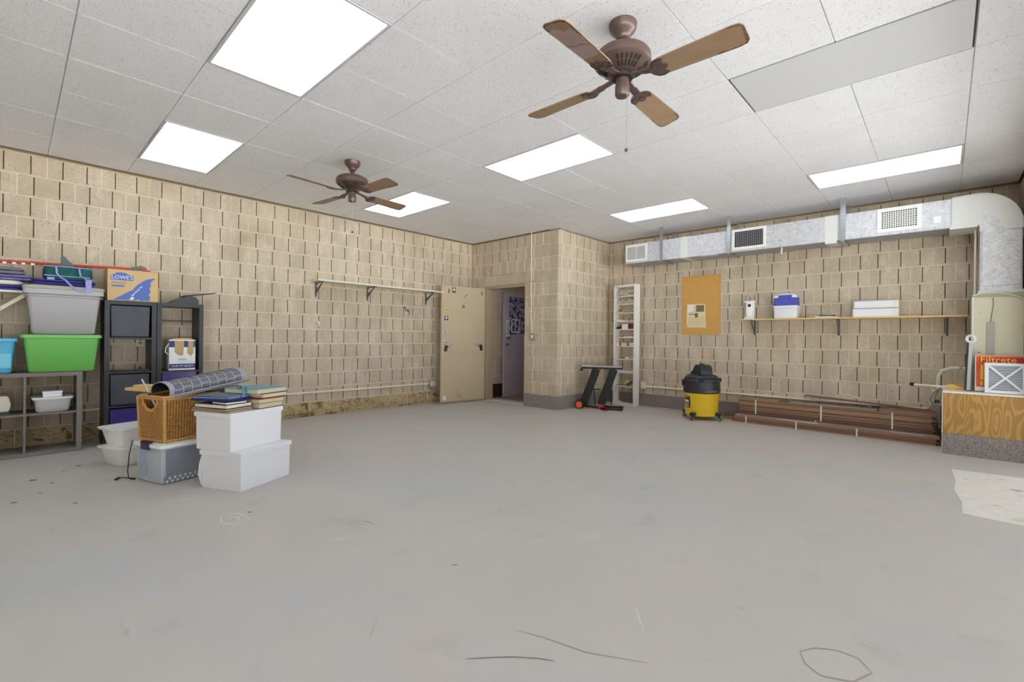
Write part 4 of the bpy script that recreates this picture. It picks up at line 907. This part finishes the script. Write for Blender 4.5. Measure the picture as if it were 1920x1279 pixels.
book('grey-brown covered album with white pages, front left of the pile', x-.02, y, Z+.029, .33, .22, .028, A0+R(1), m_taupe, m_paper)
book('black album with a white spine edge above the grey-brown one', x+.06, y+.02, Z+.0585, .17, .17, .018, A0-R(6), m_blackp, m_paper)
x2, y2 = loc(-.24, .125)
book('glossy navy folder across the left half of the pile', x2, y2, Z+.078, .34, .23, .014, A0+R(4), m_navy, m_navy)
book('bright blue sleeve on the navy folder', x2-.02, y2, Z+.0935, .32, .20, .012, A0+R(8), mat('blue_sleeve', (44, 86, 170), .35), m_paper)
book('slate blue folder lying on the blue sleeve at the left of the pile top', x2-.01, y2+.005, Z+.107, .30, .19, .010, A0+R(3), mat('slate_blue', (78, 104, 128), .5), m_paper)
x, y = loc(-.17, .368)
book('dark brown tan-paged album at the bottom right of the pile', x, y, Z, .32, .235, .040, A0+R(1), m_dkbr)
book('tan album second from the bottom at the right of the pile', x+.01, y, Z+.0415, .33, .24, .032, A0-R(1), m_tan)
book('thin red-edged photo folder in the right half of the pile', x+.0, y+.01, Z+.075, .33, .24, .007, A0+R(2), m_redp)
book('brown album with cream pages third up at the right of the pile', x+.02, y+.02, Z+.0835, .33, .25, .034, A0+R(1), m_dkbr, m_pages)
tb2 = book('large teal patterned album crowning the right of the pile', x+.02, y-.005, Z+.119, .33, .30, .036, A0+R(2), m_tealr, m_pages)
part('ribbon', MB().tube([(-.03, -.15, .036), (-.02, -.13, .05), (.02, -.15, .055), (.05, -.17, .03), (.06, -.18, -.01)], .010, 6).tube([(0, -.14, .045), (.03, -.12, .05), (.06, -.15, .02), (.04, -.19, -.02)], .008, 6), mat('teal_ribbon', (84, 140, 156), .5), tb2, smooth=True, label='crumpled teal ribbon')


# ------------------------------------------------------------------ folding work stand by the bookcase
sd = thing('work_stand', 'folded black wheeled work stand with orange wheels and grey top, beside the bookcase', 'work stand', (-4.44, 6.33, 0), R(25))
part('table_top', MB().box(.05, .70, -.02, .20, .655, .685), m_blackm, sd, bevel=.004); part('top_pad', MB().box(.06, .40, -.03, .21, .686, .712).box(.40, .69, -.03, .21, .686, .705), m_box, sd, bevel=.004, label='pale grey top')
part('clamp_knob', MB().box(.03, .075, -.035, .02, .62, .655), m_blackm, sd); part('red_stop', MB().box(.27, .37, .05, .12, .713, .722), m_redp, sd)
for x0, y0 in ((.085, -.01), (.365, .0)):
    part('leg', MB().bar((x0, y0+.03, .075), (x0+.205, y0+.03, .655), .055, .125, upv=(1, 0, 0)).bar((x0+.01, y0-.002, .12), (x0+.20, y0-.002, .63), .012, .05, upv=(1, 0, 0)), m_blackm, sd)
for pts in (((.20, .15, .63), (.255, .15, .04)), ((.43, .16, .45), (.52, .16, .06)), ((.22, .14, .30), (.35, .14, .315)), ((.23, -.02, .60), (.19, -.02, .42))):
    part('strut', MB().cyl(pts[0], pts[1], .009, 8), m_blackm, sd)
part('foot_frame', MB().bar((.06, .02, .045), (.31, .02, .028), .03, .03).bar((.31, .02, .03), (.46, -.12, .03), .03, .03).bar((.46, -.12, .03), (.70, -.10, .03), .03, .03).bar((.70, -.10, .03), (.70, .15, .03), .03, .03).bar((.70, .15, .03), (.34, .16, .03), .03, .03), m_blackm, sd)
for y0 in (-.055, .13):
    wh = part('wheel', MB().cyl((.02, y0, .068), (.02, y0+.035, .068), .068, 24), m_blackm, sd, smooth=True); part('hub', MB().cyl((.02, y0-.006, .068), (.02, y0, .068), .052, 20).cyl((.02, y0-.012, .068), (.02, y0-.006, .068), .014, 12), m_orangew, wh, label='orange wheel disc')
part('foot_lock', MB().box(.33, .42, -.06, .02, .02, .085), m_redp, sd, bevel=.01, label='red latch'); part('foot_pad', MB().box(.42, .50, -.15, -.09, .0, .014), m_redp, sd); part('foot_pad', MB().box(.10, .16, -.0, .04, .0, .02), m_orangew, sd)

# ------------------------------------------------------------------ white bookcase
bc = thing('bookcase', 'tall narrow white bookcase full of clutter in the corner by the back wall', 'bookcase', (-4.325, 7.215, 0), R(-9))
bwid = .452; bd = .145
part('side', MB().box(0, .018, 0, bd, 0, 2.09), m_whitew, bc); part('side', MB().box(bwid-.018, bwid, 0, bd, 0, 2.09), m_whitew, bc)
part('top_board', MB().box(.018, bwid-.018, 0, bd, 2.045, 2.09), m_whitew, bc); part('plinth', MB().box(.018, bwid-.018, .0, bd, 0, .035), m_whitew, bc)
SH = [1.890, 1.756, 1.609, 1.462, 1.322, 1.180, 1.028, .802, .569, .332]
for z in SH: part('shelf', MB().box(.018, bwid-.018, .002, bd, z-.014, z), m_whitew, bc)
ca, sa = math.cos(R(-9)), math.sin(R(-9))
def bl_(x, y): return (-4.325+x*ca-y*sa, 7.215+x*sa+y*ca)
def item(name, label, cat, x, y, z, b, mtl, group=None, smooth=False): X_, Y_ = bl_(x, y); return solo(name, b, mtl, label, cat, (X_, Y_, z+.001), R(-9), smooth=smooth, group=group)
def stems(seed, n, w, d, h, r=.007):
    rr = random.Random(seed); b = MB()
    for k in range(n):
        y = rr.uniform(.01, d-.01); z = r+(h-2*r)*k/n; x0 = rr.uniform(0, w*.4); x1 = rr.uniform(w*.55, w)
        b.tube([(x0, y, z+r*.2), ((x0+x1)/2, y+rr.uniform(-.01, .01), z+rr.uniform(0, .012)), (x1, y+rr.uniform(-.01, .01), z)], r, 5)
    return b
m_rag = mat('off_white_rag', (228, 220, 204), .9, rgb2=(168, 158, 144), scale=22)
item('rolled_rags', 'tangle of off-white rolled rags filling the top of the bookcase', 'rags', .03, .02, SH[0], stems(1, 16, .39, .10, .13, .014), m_rag).scale.z = .95
item('rolled_rags', 'second tangle of off-white rags, on the shelf just under the top one', 'rags', .03, .02, SH[1], stems(2, 15, .39, .10, .105, .014), m_rag)
item('tube', 'thin pale tube lying on the third shelf down', 'tube', .04, .05, SH[2], MB().cyl((0, 0, .012), (.10, .02, .012), .011, 8), m_rag)
item('cord_coil', 'little dark cord coil at the left of the third shelf down', 'cord', .05, .03, SH[2]+.024, MB().tube([(.05+.03*math.cos(a*.8), .02*math.sin(a*.8)+.03, .006+a*.001) for a in range(16)], .004, 5), m_jaw)
item('paper_pad', 'white paper pad on the fourth shelf down', 'paper', .04, .02, SH[3], MB().prism([(0, 0), (.15, 0), (.14, .012), (.05, .03), (0, .012)], 0, .09, 'y'), m_paper)
for k, x in enumerate((.27, .31, .35)): item('spool', ['small white spool at the left on the fourth shelf down', 'middle one of the small spools on the fourth shelf down', 'small spool at the right end of the fourth shelf down'][k], 'spool', x, .04+.01*k, SH[3], MB().lathe([(.012, 0), (.012, .004), (.007, .006), (.007, .03-.006*k), (.012, .034-.006*k), (.012, .038-.006*k)], 12), m_paper if k != 1 else m_jaw, group='spools on the bookcase')
bxx = item('small_box', 'white and dark box on the fifth shelf of the bookcase', 'box', .17, .02, SH[4], MB().box(0, .12, 0, .09, 0, .082), m_white); part('end_panel', MB().box(-.03, 0, .0, .09, 0, .078), m_dkbr, bxx)
item('small_box', 'dark red box beside the white one on the fifth shelf of the bookcase', 'box', .297, .03, SH[4], MB().box(0, .10, 0, .085, 0, .09), mat('dark_red', (120, 40, 44), .6))
item('tool_pouch', 'black pouch at the left of the fifth shelf of the bookcase', 'pouch', .04, .03, SH[4], MB().prism([(0, 0), (.09, 0), (.085, .03), (.04, .045), (0, .02)], 0, .08, 'y'), m_blackp)
item('paper_pad', 'flat stack of papers on the sixth shelf down', 'paper', .20, .02, SH[5], MB().box(0, .17, 0, .09, 0, .008).box(.01, .15, .0, .085, .008, .016), m_paper)
for k in range(7):
    rr = random.Random(k); item('glass_jar', ['leftmost small jar', 'second small jar from the left', 'third small jar from the left', 'middle small jar', 'third small jar from the right', 'second small jar from the right', 'rightmost small jar'][k]+' in the row on the seventh shelf of the bookcase', 'jar', .06+k*.054, .05+.012*(k % 2), SH[6], MB().lathe([(.018, 0), (.021, .004), (.021, .036), (.015, .044), (.016, .046), (.016, .056), (.0, .056)], 12), [m_clearw, m_gcloth, m_paper][k % 3], group='jars on the seventh shelf', smooth=True)
item('brush', 'dark handled brush on the eighth shelf down', 'brush', .10, .04, SH[7], MB().tube([(0, 0, .012), (.07, .01, .014), (.13, .02, .014)], [.006, .009, .012], 8), m_jaw)
item('putty_tub', 'low white tub on the eighth shelf down', 'tub', .25, .06, SH[7], MB().lathe([(.03, 0), (.036, .03), (.038, .034), (.0, .034)], 16), m_paper, smooth=True)
item('tool_pile', 'jumble of dark and pale hand tools at the right of the eighth shelf', 'tools', .29, .02, SH[7], stems(6, 7, .12, .10, .05, .008), m_rag)
item('plastic_tray', 'wide white plastic tray on the ninth shelf of the bookcase', 'tray', .03, .01, SH[8], MB().tub(0, .34, 0, .115, 0, .03, .015, .01, rim=.006, rimh=.006, cr=.02), m_white, smooth=True)
item('tool_pile', 'heap of cream and dark tool handles on the lowest raised shelf', 'tools', .17, .02, SH[9], stems(9, 14, .24, .10, .10, .012), mat('cream_handles', (226, 210, 160), .6, rgb2=(90, 76, 60), scale=12, thr=(.45, .6)))
item('file', 'thin dark file lying left of the tool heap on the lowest raised shelf', 'tool', .04, .04, SH[9], MB().bar((0, 0, .006), (.13, .03, .008), .016, .008), m_jaw)
item('putty_tub', 'little white tub on the bottom of the bookcase', 'tub', .10, .06, .035, MB().lathe([(.028, 0), (.032, .02), (.033, .024), (.0, .024)], 16), m_white, smooth=True)

# ------------------------------------------------------------------ back wall: outlet and conduit
ob = solo('outlet_box', MB().box(-.045, .045, -.045, 0, -.06, .06), m_offwhite, 'cream double outlet box low on the back wall, right of the bookcase', 'outlet', (-3.83, BW-.002, .352), bevel=.004)
for sx in (-1, 1): part('socket', MB().box(sx*.02-.014, sx*.02+.014, -.048, -.045, -.04, -.005).box(sx*.02-.014, sx*.02+.014, -.048, -.045, .005, .04), m_whitew, ob)
conduit('conduit', [(-3.785, BW-.016, .335), (-2.6, BW-.016, .338), (-.9, BW-.016, .345), (-.22, BW-.016, .345), (-.14, BW-.05, .36), (-.10, BW-.12, .45), (-.09, BW-.14, .60)], .0155, 'cream conduit low along the back wall behind the vacuum and boards', [((x, BW-.016, .338), 'x') for x in (-3.2, -1.9, -.7)])

# ------------------------------------------------------------------ shop vacuum
vc = thing('shop_vacuum', 'yellow and black wheeled shop vacuum standing by the back wall', 'vacuum', (-2.60, 6.80, 0), R(-37))
part('tub', MB().lathe([(.20, .055), (.222, .07), (.226, .15), (.240, .36), (.246, .372), (.246, .385), (.2, .385)], 36), m_vyel, vc, smooth=True)
part('tub_band', MB().lathe([(.229, .145), (.2325, .148), (.2325, .156), (.230, .16)], 36, cap=False), m_vyel, vc, smooth=True)
part('collar', MB().lathe([(.236, .386), (.252, .392), (.254, .42), (.247, .545), (.252, .55), (.250, .572), (.238, .59), (.10, .592)], 36), m_vblk, vc, smooth=True)
hd_ = part('motor_head', MB().lathe([(.225, .592), (.228, .605), (.205, .63), (.17, .645), (.13, .65)], 32, c=(0, 0, 0)).prism([(-.16, .64), (.13, .64), (.125, .70), (.10, .765), (.065, .785), (-.02, .787), (-.06, .75), (-.095, .695), (-.15, .67)], -.095, .095, 'y'), m_vblk, vc, bevel=.022)
part('handle_bridge', MB().tube([(-.04, -.02, .765), (.0, -.02, .795), (.07, -.02, .790), (.11, -.02, .75)], .016, 8), m_vblk, hd_, smooth=True)
part('badge', MB().obox((-.085, -.03, .728), (.055, .09, .004), Matrix.Rotation(R(-48), 3, 'Y')), m_steel, hd_, label='silver name badge')
part('hose_port', MB().cyl((-.10, -.215, .52), (-.118, -.242, .52), .045, 18), m_dark, vc, smooth=True, label='dark hose port')
for a_ in (-34, 60): part('latch', MB().box(.225, .262, -.03, .03, .55, .60), m_dark, vc, bevel=.004, rz=R(a_))
gh = MB()
for k in range(9): a0, a1 = R(-22+k*4.4), R(-22+(k+1)*4.4); gh.bar((.262*math.cos(a0), .262*math.sin(a0), .42), (.262*math.cos(a1), .262*math.sin(a1), .42), .016, .030)
part('side_grip', gh, m_jaw, vc, label='grey lift grip')
lbm = MB(); lbw = MB(); lbk = MB()
def cyl_patch(b, a0, a1, z0, z1, r0_, r1_, n=6):
    for k in range(n):
        p, q = R(a0+(a1-a0)*k/n), R(a0+(a1-a0)*(k+1)/n)
        b.add([(r0_*math.cos(p), r0_*math.sin(p), z0), (r0_*math.cos(q), r0_*math.sin(q), z0), (r1_*math.cos(q), r1_*math.sin(q), z1), (r1_*math.cos(p), r1_*math.sin(p), z1)], [(0, 1, 2, 3)])
cyl_patch(lbm, -100, -72, .175, .315, .2295, .2385); lb_ = part('label_plate', lbm, m_blackp, vc, label='black warning label with white bars')
for z0, z1 in ((.19, .205), (.222, .234), (.25, .285)): cyl_patch(lbw, -98, -78, z0, z1, .2305+(z0-.175)*.066, .2305+(z1-.175)*.066)
for a in (-98, -90, -82, -76): cyl_patch(lbk, a, a+3.5, .315, .34, .2385, .2402, 1)
part('print', lbw, m_inkw, lb_); part('print', lbk, m_blackp, lb_)
for k in range(4):
    a = R(45+90*k-14); c, s = math.cos(a), math.sin(a)
    cs_ = part('caster_arm', MB().bar((.19*c, .19*s, .10), (.275*c, .275*s, .085), .075, .045).cyl((.262*c, .262*s, .05), (.262*c, .262*s, .10), .014, 8), m_vblk, vc, bevel=.004)
    part('caster_wheel', MB().cyl((.266*c-.016*s-.0, .266*s+.016*c, .026), (.266*c-.006*s, .266*s+.006*c, .026), .026, 14).cyl((.266*c+.006*s, .266*s-.006*c, .026), (.266*c+.016*s, .266*s-.016*c, .026), .026, 14), m_jaw, cs_, smooth=True)
    part('caster_hub', MB().cyl((.266*c-.019*s, .266*s+.019*c, .026), (.266*c+.019*s, .266*s-.019*c, .026), .010, 8), m_chrome, cs_)

# ------------------------------------------------------------------ cork board and newspaper calendar
cbd = solo('cork_board', MB().box(-.302, .302, -.014, 0, -.468, .468), m_cork, 'frameless orange-brown cork board on the back wall', 'cork board', (-2.868, BW-.001, 1.703), bevel=.002)
nw = solo('calendar', MB().prism([(-.148, -.19), (.158, -.195), (.15, .0), (.142, .182), (.0, .186), (-.14, .182), (-.15, .05), (-.158, -.1)], -.004, 0, 'y'), m_news, 'yellowed newspaper calendar page pinned to the cork board', 'calendar', (-2.935, BW-.016, 1.535))
part('photo_print', MB().box(-.0, .125, -.0055, -.004, .06, .165), m_newsi, nw); part('print', MB().box(-.115, -.02, -.0055, -.004, .015, .026).box(-.02, .03, -.0055, -.004, -.03, .04), m_newsi, nw)
for r_ in range(5):
    b = MB()
    for c_ in range(7): b.box(-.115+c_*.036, -.10+c_*.036, -.0052, -.004, -.145+r_*.026, -.136+r_*.026)
    part('date_row', b, mat('faint_ink', (176, 160, 124), .9) if r_ == 0 else bpy.data.materials['faint_ink'], nw)['kind'] = 'stuff'
part('curled_corner', MB().prism([(-.14, .182), (-.03, .182), (-.05, .06), (-.145, .05)], -.014, -.012, 'y').add([(-.145, -.013, .05), (-.05, -.013, .06), (-.02, -.03, .075), (-.10, -.035, .04)], [(0, 1, 2, 3)]), m_paper, nw)
part('push_pin', MB().lathe([(.004, 0), (.004, .01), (.006, .012), (.0, .014)], 8), m_redp, nw, loc=(0, -.004, .172), rot=(math.pi/2, 0, 0))

# ------------------------------------------------------------------ right wall shelf and what stands on it
rs_ = thing('wall_shelf', 'long pine shelf board on dark brackets along the back wall', 'shelf', (0, BW, 0))
part('board', MB().box(-2.225, .19, -.262, -.004, 1.438, 1.456), m_pine, rs_, bevel=.002)
for x in (-2.065, -1.035, .02):
    b = MB(); b.box(x-.012, x+.012, -.010, -.002, 1.225, 1.437).box(x-.012, x+.012, -.23, -.002, 1.430, 1.4375).prism([(-.21, 1.43), (-.18, 1.43), (-.01, 1.27), (-.01, 1.235)], x-.003, x+.003, 'x')
    part('bracket', b, m_jaw, rs_)
Z = 1.4565
jp = thing('gadget', 'little white twin-post gadget with a dark dial at the left end of the pine shelf', 'gadget', (-2.10, BW-.13, Z))
part('foot', MB().box(-.075, .075, -.04, .04, 0, .022).box(-.06, .06, -.03, .03, .022, .04), m_white, jp, bevel=.004)
for sx in (-1, 1): part('post', MB().cyl((sx*.05, 0, .03), (sx*.05, 0, .26), .010, 8), m_white, jp); part('rod', MB().cyl((sx*.06, 0, .26), (sx*.06, 0, .345), .0045, 6), m_jaw, jp)
part('body', MB().prism([(-.03, .04), (.03, .04), (.045, .14), (.04, .25), (-.04, .25), (-.045, .14)], -.03, .03, 'y'), m_clearw, jp, bevel=.006); part('dial', MB().cyl((.0, -.032, .20), (.0, -.038, .20), .022, 14), m_blackp, jp)
part('cross_bar', MB().box(-.075, .075, -.012, .012, .245, .268), m_white, jp); part('rod', MB().cyl((-.0, 0, .26), (-.0, 0, .33), .0045, 6), m_jaw, jp)
ck = thing('cool_box', 'small white cool box with a royal blue lid on the pine shelf', 'cool box', (-1.625, BW-.135, Z))
part('body', MB().tub(-.145, .145, -.10, .10, 0, .135, .006, .006, rim=.004, rimh=.012, cr=.02, solid=True), m_white, ck, smooth=True)
part('white_band', MB().tub(-.148, .148, -.103, .103, .137, .175, 0, 0, rim=.0, rimh=.006, cr=.02, solid=True), m_white, ck, smooth=True)
part('lid', MB().rings([[(-.140+.0*k, 0, 0) for k in range(0)]] if False else [[(sx*w_, sy*d_, z) for sx, sy in ((-1, -1), (1, -1), (1, 1), (-1, 1))] for w_, d_, z in ((.140, .098, .176), (.136, .095, .285), (.115, .085, .315), (.08, .07, .322))]), m_cblue, ck, bevel=.006)
part('handle', MB().tube([(-.115, -.02, .30), (-.10, -.02, .325), (-.05, -.02, .335), (.05, -.02, .335), (.10, -.02, .325), (.115, -.02, .30)], .012, 8), m_white, ck, smooth=True)
part('lid_corner', MB().box(-.142, -.080, -.102, .0, .275, .318), m_white, ck, bevel=.01); part('lid_corner', MB().box(.080, .142, -.102, .0, .275, .318), m_white, ck, bevel=.01)
part('emblem', MB().box(-.022, .022, -.098, -.096, .225, .240), m_ink, ck)
pp_ = thing('paper_stack', 'short stack of papers and a dark binder lying on the middle of the pine shelf', 'papers', (-1.14, BW-.14, Z))
part('sheets', MB().box(-.13, .12, -.10, .09, 0, .012).box(-.18, .05, -.09, .09, .012, .018), m_paper, pp_); part('binder', MB().box(-.09, .08, -.10, .08, .019, .036), m_jaw, pp_, rz=R(3)); part('top_sheet', MB().box(.0, .13, -.10, .06, .037, .040), m_paper, pp_, rz=R(-2))
for k, (z0, h_) in enumerate(((Z, .105), (Z+.108, .095))):
    dbx = thing('drawer_box', ['lower white long drawer box stacked on the pine shelf', 'upper white long drawer box stacked on its twin on the pine shelf'][k], 'box', (-.635, BW-.14, z0), group='white drawer boxes')
    part('body', MB().box(-.225+.01*k, .225, -.10, .10, 0, h_), m_whitew, dbx, bevel=.003)
    part('window', MB().prism([(-.205+.01*k, .012), (.165, .012), (.18, h_-.014), (-.205+.01*k, h_-.014)], -.103, -.1005, 'y'), m_white, dbx, label='bluish white front panel')
    part('edge_strip', MB().box(-.225+.01*k, .225, -.105, -.100, h_-.008, h_), m_gtote, dbx); part('end_cap', MB().box(.185, .225, -.106, -.10, 0.004, h_-.008), m_whitew, dbx)

# ------------------------------------------------------------------ bundles of boards on the floor
def plankset(name, label, x0, x1, yf, z0, n, th, wd, mtls, seed, slope=0, straps=(), yslope=0, jl=.03, gap=.0010):
    rr = random.Random(seed); t = thing(name, label, 'board bundle', (x0, yf, z0), math.atan2(yslope, x1-x0)); L_ = x1-x0; ms = {}
    for k in range(n):
        a, b_ = rr.uniform(0, jl), L_-rr.uniform(0, jl); dy = rr.uniform(-.006, .006)
        part('plank', MB().box(a, b_, dy, wd+dy, k*(th+gap), k*(th+gap)+th), mtls[rr.randrange(len(mtls))], t)
    for s in straps:
        H_ = n*(th+gap); part('strap', MB().box(s, s+.016, -.009, -.006, -.001, H_+.001).box(s, s+.016, -.009, wd+.008, H_+.0002, H_+.002), m_paper, t, label='white packing strap')
    if slope: t.rotation_euler = (0, slope, t.rotation_euler.z)
    return t
PL = [m_plank, m_plank, m_plank, m_plankr]
lo = plankset('plank_bundle', 'strapped bundle of thin brown boards at the front, lying on the floor by the platform', -2.20, -.035, 6.905, .001, 6, .0145, .17, PL, 1, straps=(.17, .78, 1.42))
part('top_skin', MB().box(.02, 2.14, .0, .165, 6*.0155+.002, 6*.0155+.0042), m_plankg, lo, label='dusty grey top face')
part('shipping_label', MB().box(.55, 1.02, .01, .055, 6*.0155+.0045, 6*.0155+.0055), m_paper, lo, label='long pale shipping label'); part('shipping_label', MB().box(1.74, 2.04, .02, .05, 6*.0155+.0045, 6*.0155+.0055), m_paper, lo, label='shorter pale shipping label')
plankset('plank_bundle', 'low dark bundle of boards lying behind the front bundle', -2.19, -.04, 7.095, .001, 7, .0145, .15, [m_plankr, m_plank], 2, straps=(.95,))
plankset('plank_bundle', 'tall strapped bundle of brown boards on the low dark bundle, nearest the left end', -2.20, -.06, 7.10, .1105, 13, .0138, .14, PL, 3, straps=(.24, 1.02, 1.74), jl=.05)
plankset('plank_bundle', 'bundle of brown boards at the back against the wall', -2.15, -.10, 7.26, .001, 20, .0141, .125, PL, 4, jl=.06)
plankset('plank_bundle', 'short stub of dark boards poking out at the left end, near the vacuum', -2.42, -2.23, 7.10, .001, 4, .0165, .16, [m_plankr, m_plank], 6, jl=.05)
plankset('plank_bundle', 'thin top bundle of brown boards at the right end of the pile', -.58, -.04, 7.11, .303, 3, .0145, .13, [m_plank, m_plankr], 8, jl=.04)
solo('loose_board', MB().box(0, 1.80, 0, .11, 0, .014), m_plankr, 'loose reddish board laid along the top of the pile, dark edge showing', 'board', (-1.93, 7.25, .305), bevel=.001)
solo('loose_board', MB().box(0, .50, 0, .13, 0, .015), m_plank, 'second loose board on top at the left end of the pile', 'board', (-2.17, 7.10, .303))
solo('loose_board', MB().box(0, 1.30, 0, .10, 0, .013), m_plankr, 'long loose dark board lying highest, its left end raised', 'board', (-1.40, 7.28, .400), rot=(0, R(2.6), R(-2)))
solo('loose_board', MB().box(0, .95, 0, .12, 0, .014), m_plankg, 'loose greyish board, left part of the top of the pile', 'board', (-1.55, 7.11, .306), R(1))
solo('crumpled_wrap', MB().tube([(0, 0, .01), (.04, .01, .05), (.09, 0, .045), (.14, .02, .055), (.20, .01, .04), (.26, .03, .02)], .004, 5).tube([(.02, .02, .0), (.08, .0, .02), (.18, .0, .02), (.24, .02, .05)], .003, 5), m_clearw, 'scrap of clear wrap lying on the boards', 'plastic scrap', (-1.05, 7.33, .40))

# ------------------------------------------------------------------ plywood platform and air handler
pf = thing('platform', 'low white-topped platform faced with plywood and carpet under the air handler', 'platform', (-.012, 6.53, 0))
pw_, pdp = RW-.006+.012, BW-6.53-.012
part('frame', MB().box(0.004, pw_, .012, pdp, 0, .628), m_offwhite, pf); part('top', MB().box(0, pw_, 0, pdp, .628, .645), m_whitew, pf, bevel=.002)
part('plywood_face', MB().box(.0, pw_, .002, .0115, .214, .6275), m_ply, pf, label='plywood front with bold grain'); part('edge_strip', MB().box(-.004, .003, .0, pdp, .0, .627), m_offwhite, pf)
part('carpet_skirt', MB().box(.0, pw_, -.004, .0115, 0, .213), m_carpet, pf, label='grey carpet skirt')
ah = thing('air_handler', 'cream sheet-metal air handler cabinet on the platform under the duct', 'air handler', (.215, 6.90, .646))
part('cabinet', MB().box(0, .372, 0, .45, 0, .985), m_cream, ah, bevel=.004); part('front_panel', MB().box(.012, .37, -.006, 0, .02, .97), m_cream, ah, bevel=.002)
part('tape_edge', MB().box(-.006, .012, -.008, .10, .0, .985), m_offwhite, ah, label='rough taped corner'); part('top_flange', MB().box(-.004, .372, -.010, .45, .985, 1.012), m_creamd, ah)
part('wire_duct', MB().box(.105, .165, -.018, -.006, .30, .72), mat('grey_channel', (176, 170, 160), .5), ah, label='grey vertical wiring channel'); part('wire', MB().tube([(.15, -.010, .97), (.155, -.012, .90), (.145, -.012, .82), (.137, -.010, .75), (.135, -.010, .72)], .0035, 6), m_cable, ah)
part('screw', MB().cyl((.052, -.006, .40), (.052, -.010, .40), .007, 8), m_jaw, ah); part('screw', MB().cyl((.06, -.006, .82), (.06, -.009, .82), .004, 8), m_jaw, ah)
part('hose', MB().tube([(.0, -.01, 1.0), (.06, -.012, 1.018), (.16, -.014, 1.022), (.24, -.014, 1.01), (.31, -.014, .985), (.365, -.012, .955)], .008, 8), m_offwhite, ah, smooth=True)
vp = solo('vertical_pipe', MB().cyl((0, 0, 0), (0, 0, .72), .009, 8), m_cond, 'thin cream pipe rising beside the duct drop', 'pipe', (.236, 7.06, 1.672))
# filters leaning in front
fb = thing('filter_box', 'orange and red air filter carton leaning on the air handler', 'box', (.232, 6.70, .654), rot=(R(-4), 0, 0))
part('carton', MB().box(0, .355, 0, .10, 0, .37), m_inkw, fb, bevel=.002); part('print', MB().box(.008, .354, -.0016, 0, .045, .366), m_fred, fb, label='orange red printed face')
part('print', MB().box(.03, .354, -.0024, -.0016, .295, .345), mat('red_band', (178, 40, 30), .5), fb)
text('lettering', 'Filtrete', .085, m_fyel, fb, (.035, -.0034, .322), (R(90), 0, 0), sx=1.05, align='LEFT'); part('print', MB().box(.04, .062, -.0026, -.0016, .12, .27).box(.04, .058, -.0026, -.0016, .06, .10), m_fyel, fb)
af = thing('air_filter', 'white framed pleated air filter with a cardboard X, in front of the orange carton', 'air filter', (.298, 6.60, .6495), rot=(R(-3), 0, 0))
fr = MB(); fw_ = .288; fh = .30
fr.box(0, fw_, 0, .05, 0, .028).box(0, fw_, 0, .05, fh-.028, fh).box(0, .028, 0, .05, .028, fh-.028).box(fw_-.028, fw_, 0, .05, .028, fh-.028); part('frame', fr, m_inkw, af, bevel=.001)
for k in range(9): part('pleat', MB().prism([(.014, .03+k*.027), (.002, .043+k*.027), (.014, .057+k*.027), (.04, .043+k*.027)], .028, fw_-.028, 'x'), m_pleat, af)
part('cross_strip', MB().bar((.02, -.001, .02), (fw_-.02, -.001, fh-.02), .018, .003, upv=(0, 1, 0)), m_inkw, af); part('cross_strip', MB().bar((.02, -.003, fh-.02), (fw_-.02, -.003, .02), .018, .003, upv=(0, 1, 0)), m_inkw, af)
sf = thing('air_filter', 'grey flat filter seen edge-on, leaning at the left of the orange carton', 'air filter', (.168, 6.70, .646), rot=(0, R(2), 0))
part('frame', MB().box(0, .028, 0, .17, 0, .50), m_box, sf, bevel=.001); part('dark_side', MB().box(-.012, 0, .02, .17, .01, .50), m_blackp, sf); part('cap', MB().box(-.004, .05, -.004, .02, .0, .012), m_jaw, sf)
solo('tape_roll', MB().tube([(0, .035*math.cos(R(a)), .035*math.sin(R(a))) for a in range(0, 361, 20)], .014, 8), m_inkw, 'white and blue roll of tape on top of the edge-on filter', 'tape', (.200, 6.73, 1.186), rot=(0, 0, R(60)), smooth=True)
solo('envelope', MB().prism([(0, 0), (.17, .0), (.17, .012), (.08, .05), (.02, .045), (0, .01)], 0, .16, 'y'), m_env, 'yellow padded envelope lying on the left end of the platform', 'envelope', (.0, 6.84, .646), R(-4))
cn = thing('conduit_loop', 'thick cream hose looping from behind the platform to the air handler', 'hose', (0, 0, 0))
part('hose', MB().tube([(-.055, 7.18, .62), (-.05, 7.16, .76), (-.02, 7.13, .83), (.05, 7.10, .862), (.12, 7.10, .866), (.208, 7.10, .86)], .018, 10), m_offwhite, cn, smooth=True); part('coupling', MB().cyl((.12, 7.10, .866), (.15, 7.10, .864), .024, 10), m_steel, cn)
cw = thing('broom_handle', 'cream wooden pole with a dark tip sticking out left from the platform', 'pole', (0, 0, 0))
part('pole', MB().cyl((-.25, 6.88, .672), (.02, 6.80, .668), .011, 10), m_offwhite, cw, smooth=True); part('tip', MB().cyl((-.285, 6.89, .673), (-.25, 6.88, .672), .018, 10), m_dark, cw)
cb_ = thing('cable_coil', 'grey cable looped down behind the left end of the platform', 'cable', (0, 0, 0))
part('cable', MB().tube([(-.04, 7.05, .62), (-.09, 7.02, .58), (-.11, 7.0, .50), (-.09, 6.98, .44), (-.055, 6.96, .40), (-.04, 6.95, .33), (-.035, 6.93, .2)], .006, 6).tube([(-.03, 7.0, .64), (-.07, 6.98, .56), (-.08, 6.97, .48), (-.04, 6.95, .42), (-.03, 6.94, .30)], .005, 6), m_cable, cb_, smooth=True); part('tape_wrap', MB().box(-.075, -.035, 6.955, 6.985, .475, .505), m_blackp, cb_)
